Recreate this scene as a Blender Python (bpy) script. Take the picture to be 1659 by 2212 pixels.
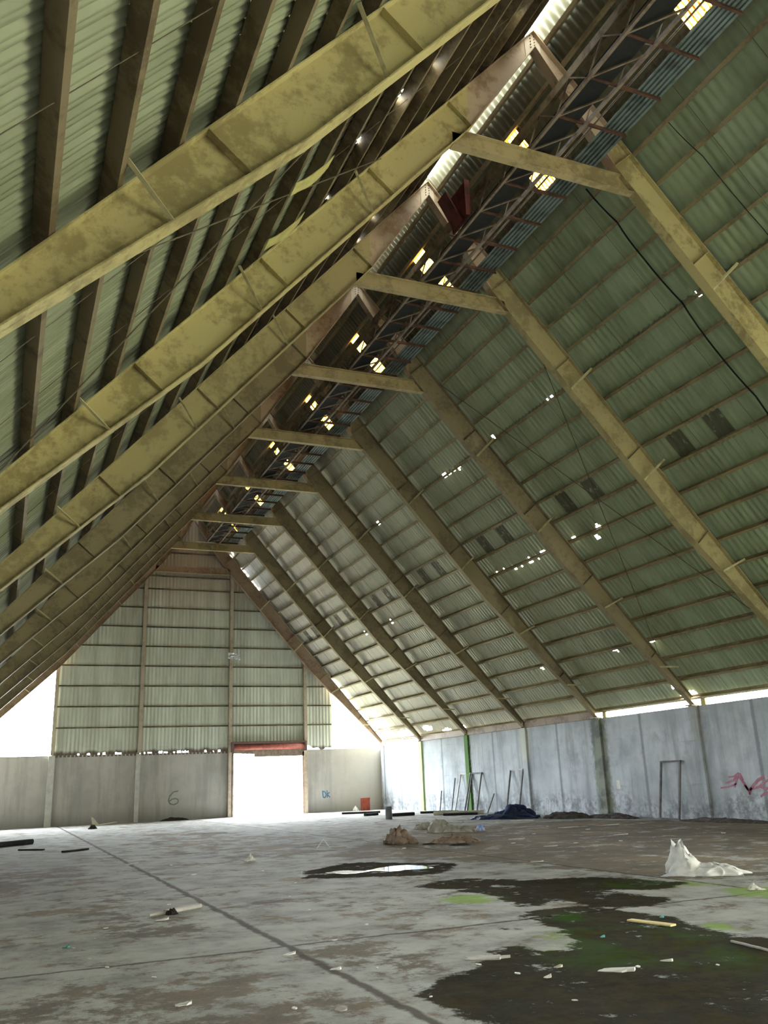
import bpy, math, random
import numpy as np
from mathutils import Vector, Matrix, noise as mnoise

for o in list(bpy.data.objects):
    bpy.data.objects.remove(o)
SC = bpy.context.scene
COL = SC.collection
R = random.Random(7)

# ------------------------------------------------------------------ camera
cam_d = bpy.data.cameras.new('camera')
cam = bpy.data.objects.new('camera', cam_d)
COL.objects.link(cam)
FW = Vector((0.38061066, 0.87696467, 0.29337433))
RT = Vector((0.92129571, -0.38694408, -0.03858101))
UP = Vector((-0.07968528, -0.28496886, 0.95521883))
M = Matrix((RT, UP, -FW)).transposed().to_4x4()
M.translation = Vector((-9.4533, 0.0, 1.6201))
cam.matrix_world = M
cam_d.sensor_fit = 'VERTICAL'
cam_d.sensor_height = 36.0
cam_d.lens = 1887.5709 / 2212 * 36.0
cam_d.clip_start = 0.05
cam_d.clip_end = 500
SC.camera = cam

# ------------------------------------------------------------------ view + light
SC.view_settings.view_transform = 'Standard'
SC.view_settings.look = 'None'
SC.view_settings.gamma = 1.0
SC.view_settings.use_curve_mapping = False
SC.view_settings.exposure = 2.3
cy = SC.cycles
cy.max_bounces = 10
cy.diffuse_bounces = 7
cy.glossy_bounces = 3
cy.transmission_bounces = 4
cy.transparent_max_bounces = 8
cy.use_denoising = True
cy.sample_clamp_indirect = 6.0
cy.caustics_reflective = False
cy.caustics_refractive = False

W = bpy.data.worlds.new('world')
SC.world = W
W.use_nodes = True
wt = W.node_tree
wt.nodes.clear()
wo = wt.nodes.new('ShaderNodeOutputWorld')
wb = wt.nodes.new('ShaderNodeBackground')
tc = wt.nodes.new('ShaderNodeTexCoord')
sx = wt.nodes.new('ShaderNodeSeparateXYZ')
wt.links.new(tc.outputs['Generated'], sx.inputs[0])
cr = wt.nodes.new('ShaderNodeValToRGB')       # the far end opens to white sky, the near end to sunlit green trees
mp = wt.nodes.new('ShaderNodeMapRange')
mp.inputs[1].default_value = -0.7
mp.inputs[2].default_value = 0.5
wt.links.new(sx.outputs[1], mp.inputs[0])
wt.links.new(mp.outputs[0], cr.inputs[0])
cr.color_ramp.elements[0].color = (1.0, 0.965, 0.80, 1)
cr.color_ramp.elements[1].color = (0.90, 0.96, 1.0, 1)
wt.links.new(cr.outputs[0], wb.inputs[0])
ms = wt.nodes.new('ShaderNodeMapRange')        # sky strength raised towards the far gable to brighten that end
ms.inputs[1].default_value = -0.5
ms.inputs[2].default_value = 0.6
ms.inputs[3].default_value = 3.0
ms.inputs[4].default_value = 17.0
wt.links.new(sx.outputs[1], ms.inputs[0])
wt.links.new(ms.outputs[0], wb.inputs[1])
wt.links.new(wb.outputs[0], wo.inputs[0])


def portal(name, loc, rot, sxx, syy):
    l = bpy.data.lights.new(name, 'AREA')
    l.shape = 'RECTANGLE'
    l.size = sxx
    l.size_y = syy
    l.cycles.is_portal = True
    o = bpy.data.objects.new(name, l)
    o.location = loc
    o.rotation_euler = rot
    COL.objects.link(o)


HP = math.pi / 2
portal('daylight_door', (4.6, 50.72, 1.7), (-HP, 0, 0), 4.4, 3.5)
portal('daylight_gable_left', (-9.2, 50.72, 5.8), (-HP, 0, 0), 4.6, 4.6)
portal('daylight_gable_right', (10.1, 50.72, 5.0), (-HP, 0, 0), 3.4, 3.0)
portal('daylight_front', (5.0, -9.1, 2.2), (HP, 0, 0), 6, 4.2)
portal('daylight_side', (11.95, 0.5, 1.8), (0, HP, 0), 3.8, 15.6)
portal('daylight_eave', (11.95, 12.0, 3.72), (0, HP, 0), 0.4, 33)

# ------------------------------------------------------------------ constants
Y0, S = 12.6195, 5.3424
WX, HW = 11.52, 3.6
def yk(k): return Y0 + k * S
def z_in(x):
    x = abs(x)
    return z_out(x) - 1.06 if x < 7.0 else HW + (z_out(7.0) - 1.06 - HW) * (WX - x) / (WX - 7.0)
def z_out(x): return 17.2 - 1.157 * abs(x)
def z_sheet(x): return 17.52 - 1.157 * abs(x)
YE = 50.43                      # inner face of the end wall cladding
YF = -8.9
ORD = ['first', 'second', 'third', 'fourth', 'fifth', 'sixth', 'seventh', 'eighth', 'ninth', 'tenth', 'eleventh',
       'twelfth', 'thirteenth', 'fourteenth', 'fifteenth', 'sixteenth', 'seventeenth', 'eighteenth', 'nineteenth', 'twentieth',
       'twenty-first', 'twenty-second']


# ------------------------------------------------------------------ materials
class NT:
    def __init__(s, name):
        s.m = bpy.data.materials.new(name)
        s.m.use_nodes = True
        s.t = s.m.node_tree
        s.t.nodes.clear()
        s.out = s.n('OutputMaterial')
        s.b = s.n('BsdfPrincipled')
        s.l(s.b.outputs[0], s.out.inputs[0])
        s.b.inputs['Specular IOR Level'].default_value = 0.3
        s._pos = None
    def n(s, t): return s.t.nodes.new('ShaderNode' + t)
    def l(s, a, b): s.t.links.new(a, b)
    def put(s, sock, v):
        if hasattr(v, 'is_linked'): s.l(v, sock)
        elif isinstance(v, (tuple, list)) and len(v) == 3 and sock.type == 'RGBA': sock.default_value = (*v, 1)
        else: sock.default_value = v
    def pos(s):
        if s._pos is None: s._pos = s.n('NewGeometry').outputs['Position']
        return s._pos
    def obj(s): return s.n('TexCoord').outputs['Object']
    def vm(s, op, a, b):
        n = s.n('VectorMath'); n.operation = op
        s.put(n.inputs[0], a); s.put(n.inputs[1], b)
        return n.outputs[0]
    def math(s, op, a, b=0.0, c=None, clamp=False):
        n = s.n('Math'); n.operation = op; n.use_clamp = clamp
        s.put(n.inputs[0], a); s.put(n.inputs[1], b)
        if c is not None: s.put(n.inputs[2], c)
        return n.outputs[0]
    def sep(s, v):
        n = s.n('SeparateXYZ'); s.l(v, n.inputs[0]); return n.outputs
    def noise(s, vec, scale, detail=5, rough=0.6, stretch=None, color=False):
        n = s.n('TexNoise')
        if stretch: vec = s.vm('MULTIPLY', vec, stretch)
        s.l(vec, n.inputs['Vector'])
        n.inputs['Scale'].default_value = scale
        n.inputs['Detail'].default_value = detail
        n.inputs['Roughness'].default_value = rough
        return n.outputs['Color' if color else 'Fac']
    def step(s, v, a, b, lo=0.0, hi=1.0):
        n = s.n('MapRange'); n.interpolation_type = 'SMOOTHSTEP'
        s.put(n.inputs[0], v)
        n.inputs[1].default_value = a; n.inputs[2].default_value = b
        n.inputs[3].default_value = lo; n.inputs[4].default_value = hi
        return n.outputs[0]
    def mix(s, f, a, b, mode='MIX'):
        n = s.n('Mix'); n.data_type = 'RGBA'; n.blend_type = mode
        s.put(n.inputs[0], f); s.put(n.inputs[6], a); s.put(n.inputs[7], b)
        return n.outputs[2]
    def white(s, vec):
        n = s.n('TexWhiteNoise'); n.noise_dimensions = '3D'; s.l(vec, n.inputs[0]); return n.outputs[0]
    def comb(s, x, y, z):
        n = s.n('CombineXYZ')
        s.put(n.inputs[0], x); s.put(n.inputs[1], y); s.put(n.inputs[2], z)
        return n.outputs[0]
    def bump(s, h, dist=0.01, strength=0.6):
        n = s.n('Bump'); n.inputs['Strength'].default_value = strength; n.inputs['Distance'].default_value = dist
        s.l(h, n.inputs['Height']); s.l(n.outputs[0], s.b.inputs['Normal'])
    def base(s, c): s.put(s.b.inputs['Base Color'], c)
    def rough(s, r): s.put(s.b.inputs['Roughness'], r)


def simple(name, c, rough=0.75, c2=None, scale=6.0, metal=0.0, bump=0.0):
    m = NT(name)
    v = m.obj()
    if c2 is None: c2 = tuple(x * 0.7 for x in c)
    f = m.step(m.noise(v, scale, 6), 0.38, 0.68)
    m.base(m.mix(f, c, c2))
    m.rough(rough)
    m.b.inputs['Metallic'].default_value = metal
    if bump: m.bump(m.noise(v, scale * 3, 4), bump)
    return m.m


def mat_paint(name, c, grime, rust, amount=0.75):
    m = NT(name)
    v = m.pos()
    big = m.noise(v, 0.9, 8, 0.68)
    fine = m.noise(v, 7.0, 6, 0.7)
    f = m.step(m.math('ADD', m.math('MULTIPLY', big, 0.7), m.math('MULTIPLY', fine, 0.3)), 0.47, 0.58)
    col = m.mix(m.math('MULTIPLY', f, amount), c, grime)
    sp = m.step(m.noise(v, 26, 3, 0.6), 0.62, 0.72)
    col = m.mix(m.math('MULTIPLY', sp, 0.35), col, grime)
    r = m.step(m.noise(m.vm('ADD', v, (13, 7, 3)), 1.7, 7, 0.72), 0.60, 0.72)
    col = m.mix(m.math('MULTIPLY', r, 0.55), col, rust)
    m.base(col)
    m.rough(0.62)
    m.bump(fine, 0.004, 0.3)
    return m.m


MAT = {}
MAT['rafter'] = mat_paint('rafter_paint', (0.49, 0.425, 0.21), (0.24, 0.19, 0.09), (0.16, 0.09, 0.04))
MAT['rafter_top'] = mat_paint('rafter_primer', (0.46, 0.37, 0.27), (0.27, 0.17, 0.10), (0.16, 0.07, 0.035))
MAT['end_frame'] = mat_paint('end_frame_paint', (0.34, 0.25, 0.17), (0.20, 0.13, 0.085), (0.15, 0.08, 0.05))
MAT['rafter_half_shaded'] = mat_paint('rafter_paint_half_shaded', (0.41, 0.35, 0.185), (0.20, 0.16, 0.085), (0.16, 0.09, 0.04), 0.6)  # half-dimmed rafter paint: light falloff down the hall put into the colour
MAT['rafter_brown_shaded'] = mat_paint('rafter_paint_brown_shaded', (0.30, 0.25, 0.155), (0.16, 0.13, 0.08), (0.15, 0.085, 0.04), 0.7)  # browner far paint, with the hall's light falloff put into the colour
MAT['collar'] = mat_paint('collar_paint', (0.38, 0.31, 0.17), (0.20, 0.155, 0.08), (0.16, 0.09, 0.04), 0.8)
MAT['plate'] = mat_paint('apex_primer', (0.58, 0.52, 0.43), (0.35, 0.25, 0.18), (0.25, 0.12, 0.07), 0.3)
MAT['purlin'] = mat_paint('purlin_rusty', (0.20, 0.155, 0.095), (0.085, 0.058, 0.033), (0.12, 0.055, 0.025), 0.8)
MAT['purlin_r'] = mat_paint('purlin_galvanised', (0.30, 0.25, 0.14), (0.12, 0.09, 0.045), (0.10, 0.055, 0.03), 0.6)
MAT['brace'] = simple('brace_steel', (0.52, 0.48, 0.28), 0.6, (0.36, 0.31, 0.17))
MAT['bolt'] = simple('bolt_steel', (0.10, 0.08, 0.06), 0.6)
MAT['truss'] = simple('truss_steel', (0.22, 0.18, 0.14), 0.7, (0.12, 0.08, 0.055), 4)
MAT['truss_tan'] = simple('truss_tan', (0.26, 0.21, 0.13), 0.7, (0.11, 0.07, 0.04), 3)
MAT['joist'] = simple('joist_rust', (0.095, 0.045, 0.03), 0.85, (0.05, 0.025, 0.02), 5)
MAT['belt'] = simple('belt_rubber', (0.012, 0.014, 0.018), 0.9, (0.02, 0.018, 0.015))
MAT['deck'] = simple('walkway_steel', (0.13, 0.17, 0.165), 0.6, (0.06, 0.075, 0.07), 3)
MAT['red'] = simple('chute_red', (0.13, 0.035, 0.028), 0.85, (0.06, 0.018, 0.015), 3)
MAT['rod'] = simple('rod_steel', (0.15, 0.125, 0.09), 0.7)
MAT['cable'] = simple('cable_rubber', (0.015, 0.02, 0.016), 0.8)
MAT['girt'] = simple('girt_steel', (0.20, 0.16, 0.11), 0.7, (0.08, 0.06, 0.045), 2)
MAT['post'] = mat_paint('post_paint', (0.44, 0.38, 0.30), (0.32, 0.25, 0.18), (0.22, 0.13, 0.08))
MAT['concpost'] = simple('post_concrete', (0.50, 0.50, 0.46), 0.9, (0.38, 0.37, 0.35), 2)
MAT['shutter'] = simple('shutter_red', (0.36, 0.11, 0.085), 0.7, (0.24, 0.07, 0.055))
MAT['shutter_dark'] = simple('shutter_housing', (0.14, 0.09, 0.08), 0.8, (0.09, 0.06, 0.05))
MAT['lintel'] = simple('lintel_tan', (0.26, 0.21, 0.16), 0.8, (0.16, 0.12, 0.09))
MAT['jamb'] = simple('jamb_pink', (0.40, 0.30, 0.24), 0.8, (0.30, 0.2, 0.16))
MAT['whitesack'] = simple('sack_white', (0.84, 0.86, 0.89), 0.7, (0.66, 0.67, 0.68), 5)
MAT['palesack'] = simple('sack_pale', (0.40, 0.40, 0.36), 0.85, (0.27, 0.27, 0.24), 5)
MAT['brownsack'] = simple('sack_brown', (0.30, 0.235, 0.19), 0.9, (0.19, 0.14, 0.11), 5)
MAT['dark'] = simple('dark_rag', (0.03, 0.025, 0.022), 0.9)
MAT['char'] = simple('charred_wood', (0.045, 0.04, 0.045), 0.9, (0.02, 0.02, 0.025))
MAT['bluetarp'] = simple('tarp_blue', (0.02, 0.04, 0.12), 0.5, (0.012, 0.02, 0.06), 4)
MAT['bluebag'] = simple('bag_blue', (0.22, 0.33, 0.75), 0.5, (0.6, 0.7, 0.9), 9)
MAT['rubble'] = simple('rubble_brown', (0.06, 0.05, 0.045), 0.95, (0.12, 0.105, 0.1), 7, bump=0.03)
MAT['yellowwood'] = simple('wood_yellow', (0.80, 0.68, 0.36), 0.7, (0.72, 0.58, 0.28), 4)
MAT['paleboard'] = simple('board_pale', (0.62, 0.60, 0.48), 0.8, (0.50, 0.47, 0.36), 4)
MAT['greyboard'] = simple('board_grey', (0.58, 0.56, 0.53), 0.8, (0.46, 0.44, 0.41), 6)
MAT['white'] = simple('scrap_white', (0.80, 0.80, 0.78), 0.7, (0.65, 0.65, 0.62), 12)
MAT['teal'] = simple('scrap_teal', (0.15, 0.55, 0.58), 0.5)
MAT['green'] = simple('scrap_green', (0.05, 0.35, 0.2), 0.5)
MAT['redbin'] = simple('bin_red', (0.33, 0.075, 0.04), 0.8, (0.20, 0.04, 0.03), 4)
MAT['stump'] = simple('stump_grey', (0.16, 0.17, 0.18), 0.85, (0.10, 0.11, 0.12), 5)
MAT['framewood'] = simple('frame_grey', (0.20, 0.20, 0.20), 0.8, (0.10, 0.10, 0.10), 3)
MAT['framepale'] = simple('frame_pale', (0.62, 0.62, 0.60), 0.7, (0.45, 0.45, 0.43), 3)
MAT['silver'] = simple('sheet_silver', (0.75, 0.76, 0.77), 0.35, (0.5, 0.52, 0.53), 4, 0.7)
MAT['flash'] = mat_paint('flashing_brown', (0.27, 0.21, 0.15), (0.14, 0.09, 0.06), (0.12, 0.06, 0.03))
MAT['pinkpaint'] = simple('spray_pink', (0.50, 0.17, 0.26), 0.85, (0.44, 0.30, 0.36), 9)
MAT['greenpaint'] = simple('spray_green', (0.17, 0.21, 0.17), 0.8)
MAT['bluepaint'] = simple('spray_blue', (0.08, 0.20, 0.34), 0.8)
MAT['hang'] = simple('board_yellow', (0.52, 0.48, 0.20), 0.8, (0.40, 0.35, 0.14), 5)


def mat_sheet(left):
    m = NT('roof_sheet_left' if left else 'roof_sheet_right')
    v = m.pos()
    x, y, z = m.sep(v)
    ax = m.math('ABSOLUTE', x)
    row = m.math('FLOOR', m.math('DIVIDE', m.math('ADD', ax, 1.0), 2.8))
    colm = m.math('FLOOR', m.math('DIVIDE', y, 1.0))
    tint = m.white(m.comb(row, colm, 3.0))
    sl = m.vm('MULTIPLY', v, (0.35, 1.6, 0.35))       # streaks run down the slope
    n1 = m.noise(sl, 1.1, 7, 0.65)
    n2 = m.noise(v, 0.45, 6, 0.6)
    near = m.step(y, 14, 46)                                 # green near sheets, beige far ones: bounced door light put into the colour
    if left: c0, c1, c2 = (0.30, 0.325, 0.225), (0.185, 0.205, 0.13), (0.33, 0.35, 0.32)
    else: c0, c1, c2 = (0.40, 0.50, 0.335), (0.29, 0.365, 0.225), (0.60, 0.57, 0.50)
    c = m.mix(m.step(n1, 0.35, 0.7), c0, c1)
    c = m.mix(near, c, c2)
    c = m.mix(m.step(tint, 0.0, 1.0, 0.0, 0.22), c, tuple(q * 0.55 for q in c1))
    c = m.mix(m.math('MULTIPLY', m.step(n2, 0.5, 0.75), 0.35), c, (0.12, 0.12, 0.08))
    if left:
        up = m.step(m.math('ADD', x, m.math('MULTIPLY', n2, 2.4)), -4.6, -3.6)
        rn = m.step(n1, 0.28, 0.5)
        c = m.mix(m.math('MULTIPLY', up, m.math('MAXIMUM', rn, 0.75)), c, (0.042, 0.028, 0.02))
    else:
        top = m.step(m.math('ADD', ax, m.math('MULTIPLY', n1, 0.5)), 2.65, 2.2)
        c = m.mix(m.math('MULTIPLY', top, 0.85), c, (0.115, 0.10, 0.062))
        # two dirt-blinded translucent sheets in every bay
        f = m.math('FRACT', m.math('DIVIDE', m.math('SUBTRACT', y, Y0), S))
        a = m.math('MULTIPLY', m.step(m.math('ABSOLUTE', m.math('SUBTRACT', f, 0.535)), 0.062, 0.05), 1.0)
        b = m.step(m.math('ABSOLUTE', m.math('SUBTRACT', f, 0.80)), 0.062, 0.05)
        g = m.step(m.math('ABSOLUTE', m.math('SUBTRACT', x, 6.62)), 0.29, 0.26)
        pm = m.math('MULTIPLY', m.math('MAXIMUM', a, b), g)
        pm = m.math('MULTIPLY', pm, m.step(m.noise(v, 5, 5, 0.7), 0.28, 0.46))
        c = m.mix(m.math('MULTIPLY', pm, 0.8), c, (0.06, 0.05, 0.03))
    # dark sheet-end laps
    lap = m.math('ABSOLUTE', m.math('SUBTRACT', m.math('FRACT', m.math('DIVIDE', m.math('ADD', ax, 1.0), 2.8)), 0.5))
    c = m.mix(m.math('MULTIPLY', m.step(lap, 0.488, 0.497), 0.5), c, (0.07, 0.06, 0.04))
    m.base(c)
    m.rough(0.5)
    return m.m


def mat_gable():
    m = NT('gable_sheet')
    v = m.pos()
    x, y, z = m.sep(v)
    n1 = m.noise(v, 1.0, 7, 0.65, (1.8, 1, 0.25))
    tint = m.white(m.comb(m.math('FLOOR', m.math('DIVIDE', x, 0.8)), 1.0, m.math('FLOOR', m.math('DIVIDE', m.math('SUBTRACT', z, 0.6), 3.3))))
    c = m.mix(m.step(n1, 0.35, 0.7), (0.60, 0.64, 0.56), (0.45, 0.48, 0.41))
    c = m.mix(m.step(tint, 0, 1, 0, 0.25), c, (0.35, 0.36, 0.30))
    top = m.step(m.math('ADD', z, m.math('MULTIPLY', n1, 2.0)), 11.5, 15)
    c = m.mix(m.math('MULTIPLY', top, 0.7), c, (0.33, 0.25, 0.19))
    low = m.step(m.math('SUBTRACT', z, m.math('MULTIPLY', n1, 0.5)), 3.55, 3.35)
    c = m.mix(m.math('MULTIPLY', low, 0.9), c, (0.10, 0.06, 0.04))
    m.base(c)
    m.rough(0.5)
    return m.m


def mat_wall(kind):
    m = NT('concrete_' + kind)
    v = m.pos()
    x, y, z = m.sep(v)
    along = y if kind == 'right' else x
    h = m.comb(along, 0.0, z)
    st = m.noise(h, 1.0, 8, 0.68, (1.6, 1, 0.16))           # run-off streaks
    bl = m.noise(h, 0.5, 8, 0.68)
    fi = m.noise(h, 6, 6, 0.7)
    if kind == 'right':
        c = m.mix(m.step(bl, 0.35, 0.68), (0.60, 0.66, 0.72), (0.40, 0.45, 0.50))
        c = m.mix(m.math('MULTIPLY', m.step(st, 0.46, 0.66), 0.55), c, (0.22, 0.235, 0.25))
        lowd = m.step(m.math('ADD', z, m.math('MULTIPLY', bl, 2.2)), 2.3, 1.4)
        c = m.mix(m.math('MULTIPLY', m.math('MULTIPLY', lowd, m.step(m.math('ADD', m.math('MULTIPLY', fi, 0.4), m.math('MULTIPLY', m.noise(h, 1.6, 8, 0.72), 0.6)), 0.42, 0.58)), 0.75), c, (0.13, 0.14, 0.155))
        c = m.mix(m.math('MULTIPLY', m.step(m.noise(m.vm('ADD', h, (9, 0, 4)), 0.7, 9, 0.72), 0.52, 0.66), 0.45), c, (0.22, 0.235, 0.26))
        topd = m.step(m.math('SUBTRACT', z, m.math('MULTIPLY', st, 2.4)), 1.5, 2.7)
        c = m.mix(m.math('MULTIPLY', topd, 0.35), c, (0.25, 0.27, 0.27))
        hl = m.noise(h, 1.0, 5, 0.6, (0.35, 1, 5.0))
        c = m.mix(m.math('MULTIPLY', m.step(hl, 0.62, 0.72), 0.35), c, (0.16, 0.17, 0.18))
        # algae running down at the columns
        wob = m.math('MULTIPLY', m.math('SUBTRACT', fi, 0.5), 0.55)
        def col(k, w, lo=0.0):
            d = m.math('ABSOLUTE', m.math('ADD', m.math('SUBTRACT', y, yk(k)), wob))
            return m.step(d, w, w * 0.55)
        c = m.mix(m.math('MULTIPLY', col(5, 0.34), 0.95), c, (0.09, 0.20, 0.045))
        c = m.mix(m.math('MULTIPLY', col(6, 0.36), 0.6), c, (0.42, 0.52, 0.16))
        g3 = m.step(m.noise(h, 1.4, 5), 0.42, 0.55)
        c = m.mix(m.math('MULTIPLY', col(3, 0.62), 0.75), c, m.mix(g3, (0.07, 0.085, 0.06), (0.20, 0.22, 0.14)))
        c = m.mix(m.math('MULTIPLY', m.math('MULTIPLY', col(4, 0.5), m.step(z, 1.9, 2.6)), 0.5), c, (0.66, 0.67, 0.55))
        c = m.mix(m.math('MULTIPLY', m.math('MULTIPLY', col(2, 0.4), m.step(z, 2.2, 2.9)), 0.35), c, (0.25, 0.22, 0.15))
        # pour joints in mid bay
        f = m.math('FRACT', m.math('DIVIDE', m.math('SUBTRACT', y, Y0), S))
        d = m.math('ABSOLUTE', m.math('ADD', m.math('SUBTRACT', f, 0.53), m.math('MULTIPLY', m.math('SUBTRACT', fi, 0.5), 0.02)))
        c = m.mix(m.math('MULTIPLY', m.step(d, 0.02, 0.006), 0.6), c, (0.15, 0.165, 0.18))
    else:
        c = m.mix(m.step(bl, 0.35, 0.68), (0.47, 0.455, 0.42), (0.36, 0.35, 0.325))
        c = m.mix(m.math('MULTIPLY', m.step(st, 0.45, 0.66), 0.5), c, (0.24, 0.235, 0.215))
        lowd = m.step(m.math('ADD', z, m.math('MULTIPLY', bl, 1.6)), 1.7, 0.8)
        c = m.mix(m.math('MULTIPLY', lowd, 0.45), c, (0.17, 0.17, 0.165))
        f = m.math('FRACT', m.math('DIVIDE', x, 0.95))
        tn = m.white(m.comb(m.math('FLOOR', m.math('DIVIDE', x, 0.95)), 0.0, 1.0))
        c = m.mix(m.math('MULTIPLY', tn, 0.22), c, (0.25, 0.25, 0.235))
        pale = m.step(x, 7.3, 10.5)
        c = m.mix(m.math('MULTIPLY', pale, 0.5), c, (0.62, 0.59, 0.50))
    m.base(c)
    m.rough(0.9)
    m.bump(fi, 0.01, 0.35)
    return m.m


def mat_floor():
    m = NT('floor_concrete')
    v = m.pos()
    x, y, z = m.sep(v)
    at = m.n('Attribute'); at.attribute_name = 'zones'
    sp = m.n('SeparateColor'); m.l(at.outputs['Color'], sp.inputs[0])
    wet, green, dirt = sp.outputs[0], sp.outputs[1], sp.outputs[2]
    pud = at.outputs['Alpha']
    n1 = m.noise(v, 0.55, 9, 0.68)
    n2 = m.noise(v, 1.7, 8, 0.7)
    n3 = m.noise(v, 30, 4, 0.7)
    n4 = m.noise(v, 120, 2, 0.6)
    c = m.mix(m.step(n2, 0.35, 0.7), (0.47, 0.48, 0.465), (0.30, 0.295, 0.28))
    c = m.mix(m.math('MULTIPLY', m.step(n1, 0.55, 0.70), 0.6), c, (0.58, 0.59, 0.57))
    # gravelly dirt patches
    n5 = m.noise(v, 5.0, 6, 0.72)
    dsum = m.math('ADD', m.math('ADD', m.math('MULTIPLY', n1, 0.55), m.math('MULTIPLY', n2, 0.70)), m.math('MULTIPLY', dirt, 0.15))
    dsum = m.math('ADD', dsum, m.math('MULTIPLY', m.math('SUBTRACT', n5, 0.5), 0.40))
    dm = m.step(m.math('ADD', dsum, m.math('MULTIPLY', m.math('SUBTRACT', n3, 0.5), 0.18)), 0.645, 0.74)
    dcol = m.mix(m.step(n3, 0.3, 0.7), (0.10, 0.078, 0.06), (0.19, 0.155, 0.12))
    dcol = m.mix(m.step(n4, 0.55, 0.75), dcol, (0.30, 0.26, 0.21))
    far = m.step(m.noise(m.vm('ADD', v, (31, 5, 0)), 0.35, 7, 0.7), 0.40, 0.66)
    dcol = m.mix(m.math('MULTIPLY', far, 0.75), dcol, (0.29, 0.225, 0.14))
    c = m.mix(m.math('MULTIPLY', dm, 0.88), c, dcol)
    film = m.step(m.noise(m.vm('ADD', v, (3, 17, 0)), 0.8, 8, 0.72), 0.46, 0.66)
    c = m.mix(m.math('MULTIPLY', film, 0.42), c, (0.095, 0.09, 0.088))
    # slab joints filled with dirt
    wob = m.math('MULTIPLY', m.math('SUBTRACT', n2, 0.5), 0.25)
    def joint(coord, pos, w):
        return m.step(m.math('ABSOLUTE', m.math('ADD', m.math('SUBTRACT', coord, pos), wob)), w, w * 0.3)
    j = joint(x, -6.55, 0.075)
    for cc, p, w in ((x, 0.2, 0.06), (y, 9.7, 0.05), (y, 10.75, 0.0), (y, 24.6, 0.06)):
        if w: j = m.math('MAXIMUM', j, joint(cc, p, w))
    c = m.mix(m.math('MULTIPLY', j, 0.85), c, (0.075, 0.062, 0.05))
    # damp, algae, standing water
    wn = m.math('ADD', m.math('MULTIPLY', wet, 0.8), m.math('MULTIPLY', m.math('SUBTRACT', m.math('ADD', m.math('MULTIPLY', n2, 0.6), m.math('MULTIPLY', n1, 0.4)), 0.5), 2.4))
    wn = m.math('ADD', wn, m.math('MULTIPLY', m.math('SUBTRACT', n5, 0.5), 1.1))
    wm = m.step(wn, 0.42, 0.60)
    wcol = m.mix(m.step(m.math('ADD', m.math('MULTIPLY', n2, 0.5), m.math('MULTIPLY', n5, 0.5)), 0.42, 0.66), (0.020, 0.017, 0.012), (0.062, 0.050, 0.028))
    wcol = m.mix(m.math('MULTIPLY', m.step(m.noise(v, 1.3, 6), 0.40, 0.60), m.math('MULTIPLY', green, 1.6, clamp=True)), wcol, (0.03, 0.065, 0.012))
    gn = m.math('ADD', green, m.math('MULTIPLY', m.math('SUBTRACT', m.math('ADD', m.math('MULTIPLY', n2, 0.5), m.math('MULTIPLY', n5, 0.5)), 0.5), 3.6))
    gm = m.step(gn, 0.35, 0.95)
    c = m.mix(m.math('MULTIPLY', gm, 0.85), c, (0.26, 0.40, 0.09))
    c = m.mix(m.math('MULTIPLY', wm, 0.93), c, wcol)
    pn = m.math('ADD', pud, m.math('MULTIPLY', m.math('SUBTRACT', n2, 0.5), 0.7))
    pm = m.step(pn, 0.50, 0.54)
    c = m.mix(pm, c, (0.03, 0.032, 0.03))
    spk = m.step(n3, 0.72, 0.78)
    c = m.mix(m.math('MULTIPLY', spk, 0.35), c, (0.62, 0.62, 0.6))
    m.base(c)
    m.l(m.math('ADD', m.math('SUBTRACT', 0.08, m.math('MULTIPLY', wm, 0.08)), m.math('MULTIPLY', pm, 0.42)), m.b.inputs['Specular IOR Level'])
    r = m.mix(wm, (0.9,) * 3, (0.5,) * 3)
    r = m.mix(pm, r, (0.02,) * 3)
    m.l(r, m.b.inputs['Roughness'])
    bn = m.n('Bump'); bn.inputs['Distance'].default_value = 0.012
    hh = m.math('ADD', m.math('MULTIPLY', n3, 1.0), m.math('MULTIPLY', n4, 0.5))
    m.l(hh, bn.inputs['Height'])
    m.l(m.math('SUBTRACT', m.math('SUBTRACT', 0.75, m.math('MULTIPLY', wm, 0.45)), pm, clamp=True), bn.inputs['Strength'])
    m.l(bn.outputs[0], m.b.inputs['Normal'])
    return m.m


def mat_rooflight():
    m = NT('rooflight_yellow')
    v = m.pos()
    m.t.nodes.remove(m.b)
    tr = m.n('BsdfTransparent'); tr.inputs[0].default_value = (0.30, 0.15, 0.010, 1)
    df = m.n('BsdfDiffuse'); df.inputs[0].default_value = (0.20, 0.11, 0.03, 1)
    tl = m.n('BsdfTranslucent'); tl.inputs[0].default_value = (0.9, 0.5, 0.1, 1)
    ad = m.n('MixShader'); ad.inputs[0].default_value = 0.6
    m.l(df.outputs[0], ad.inputs[1]); m.l(tl.outputs[0], ad.inputs[2])
    f = m.step(m.noise(v, 5.0, 6, 0.7), 0.40, 0.56)
    mx = m.n('MixShader')
    m.l(f, mx.inputs[0]); m.l(ad.outputs[0], mx.inputs[1]); m.l(tr.outputs[0], mx.inputs[2])
    m.l(mx.outputs[0], m.out.inputs[0])
    return m.m


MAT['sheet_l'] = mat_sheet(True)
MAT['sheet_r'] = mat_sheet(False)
MAT['gable'] = mat_gable()
MAT['wall_r'] = mat_wall('right')
MAT['wall_b'] = mat_wall('back')
MAT['floor'] = mat_floor()
MAT['rooflight'] = mat_rooflight()
MAT['ground'] = simple('ground_outside', (0.42, 0.40, 0.28), 0.95, (0.34, 0.34, 0.2), 0.4)


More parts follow.
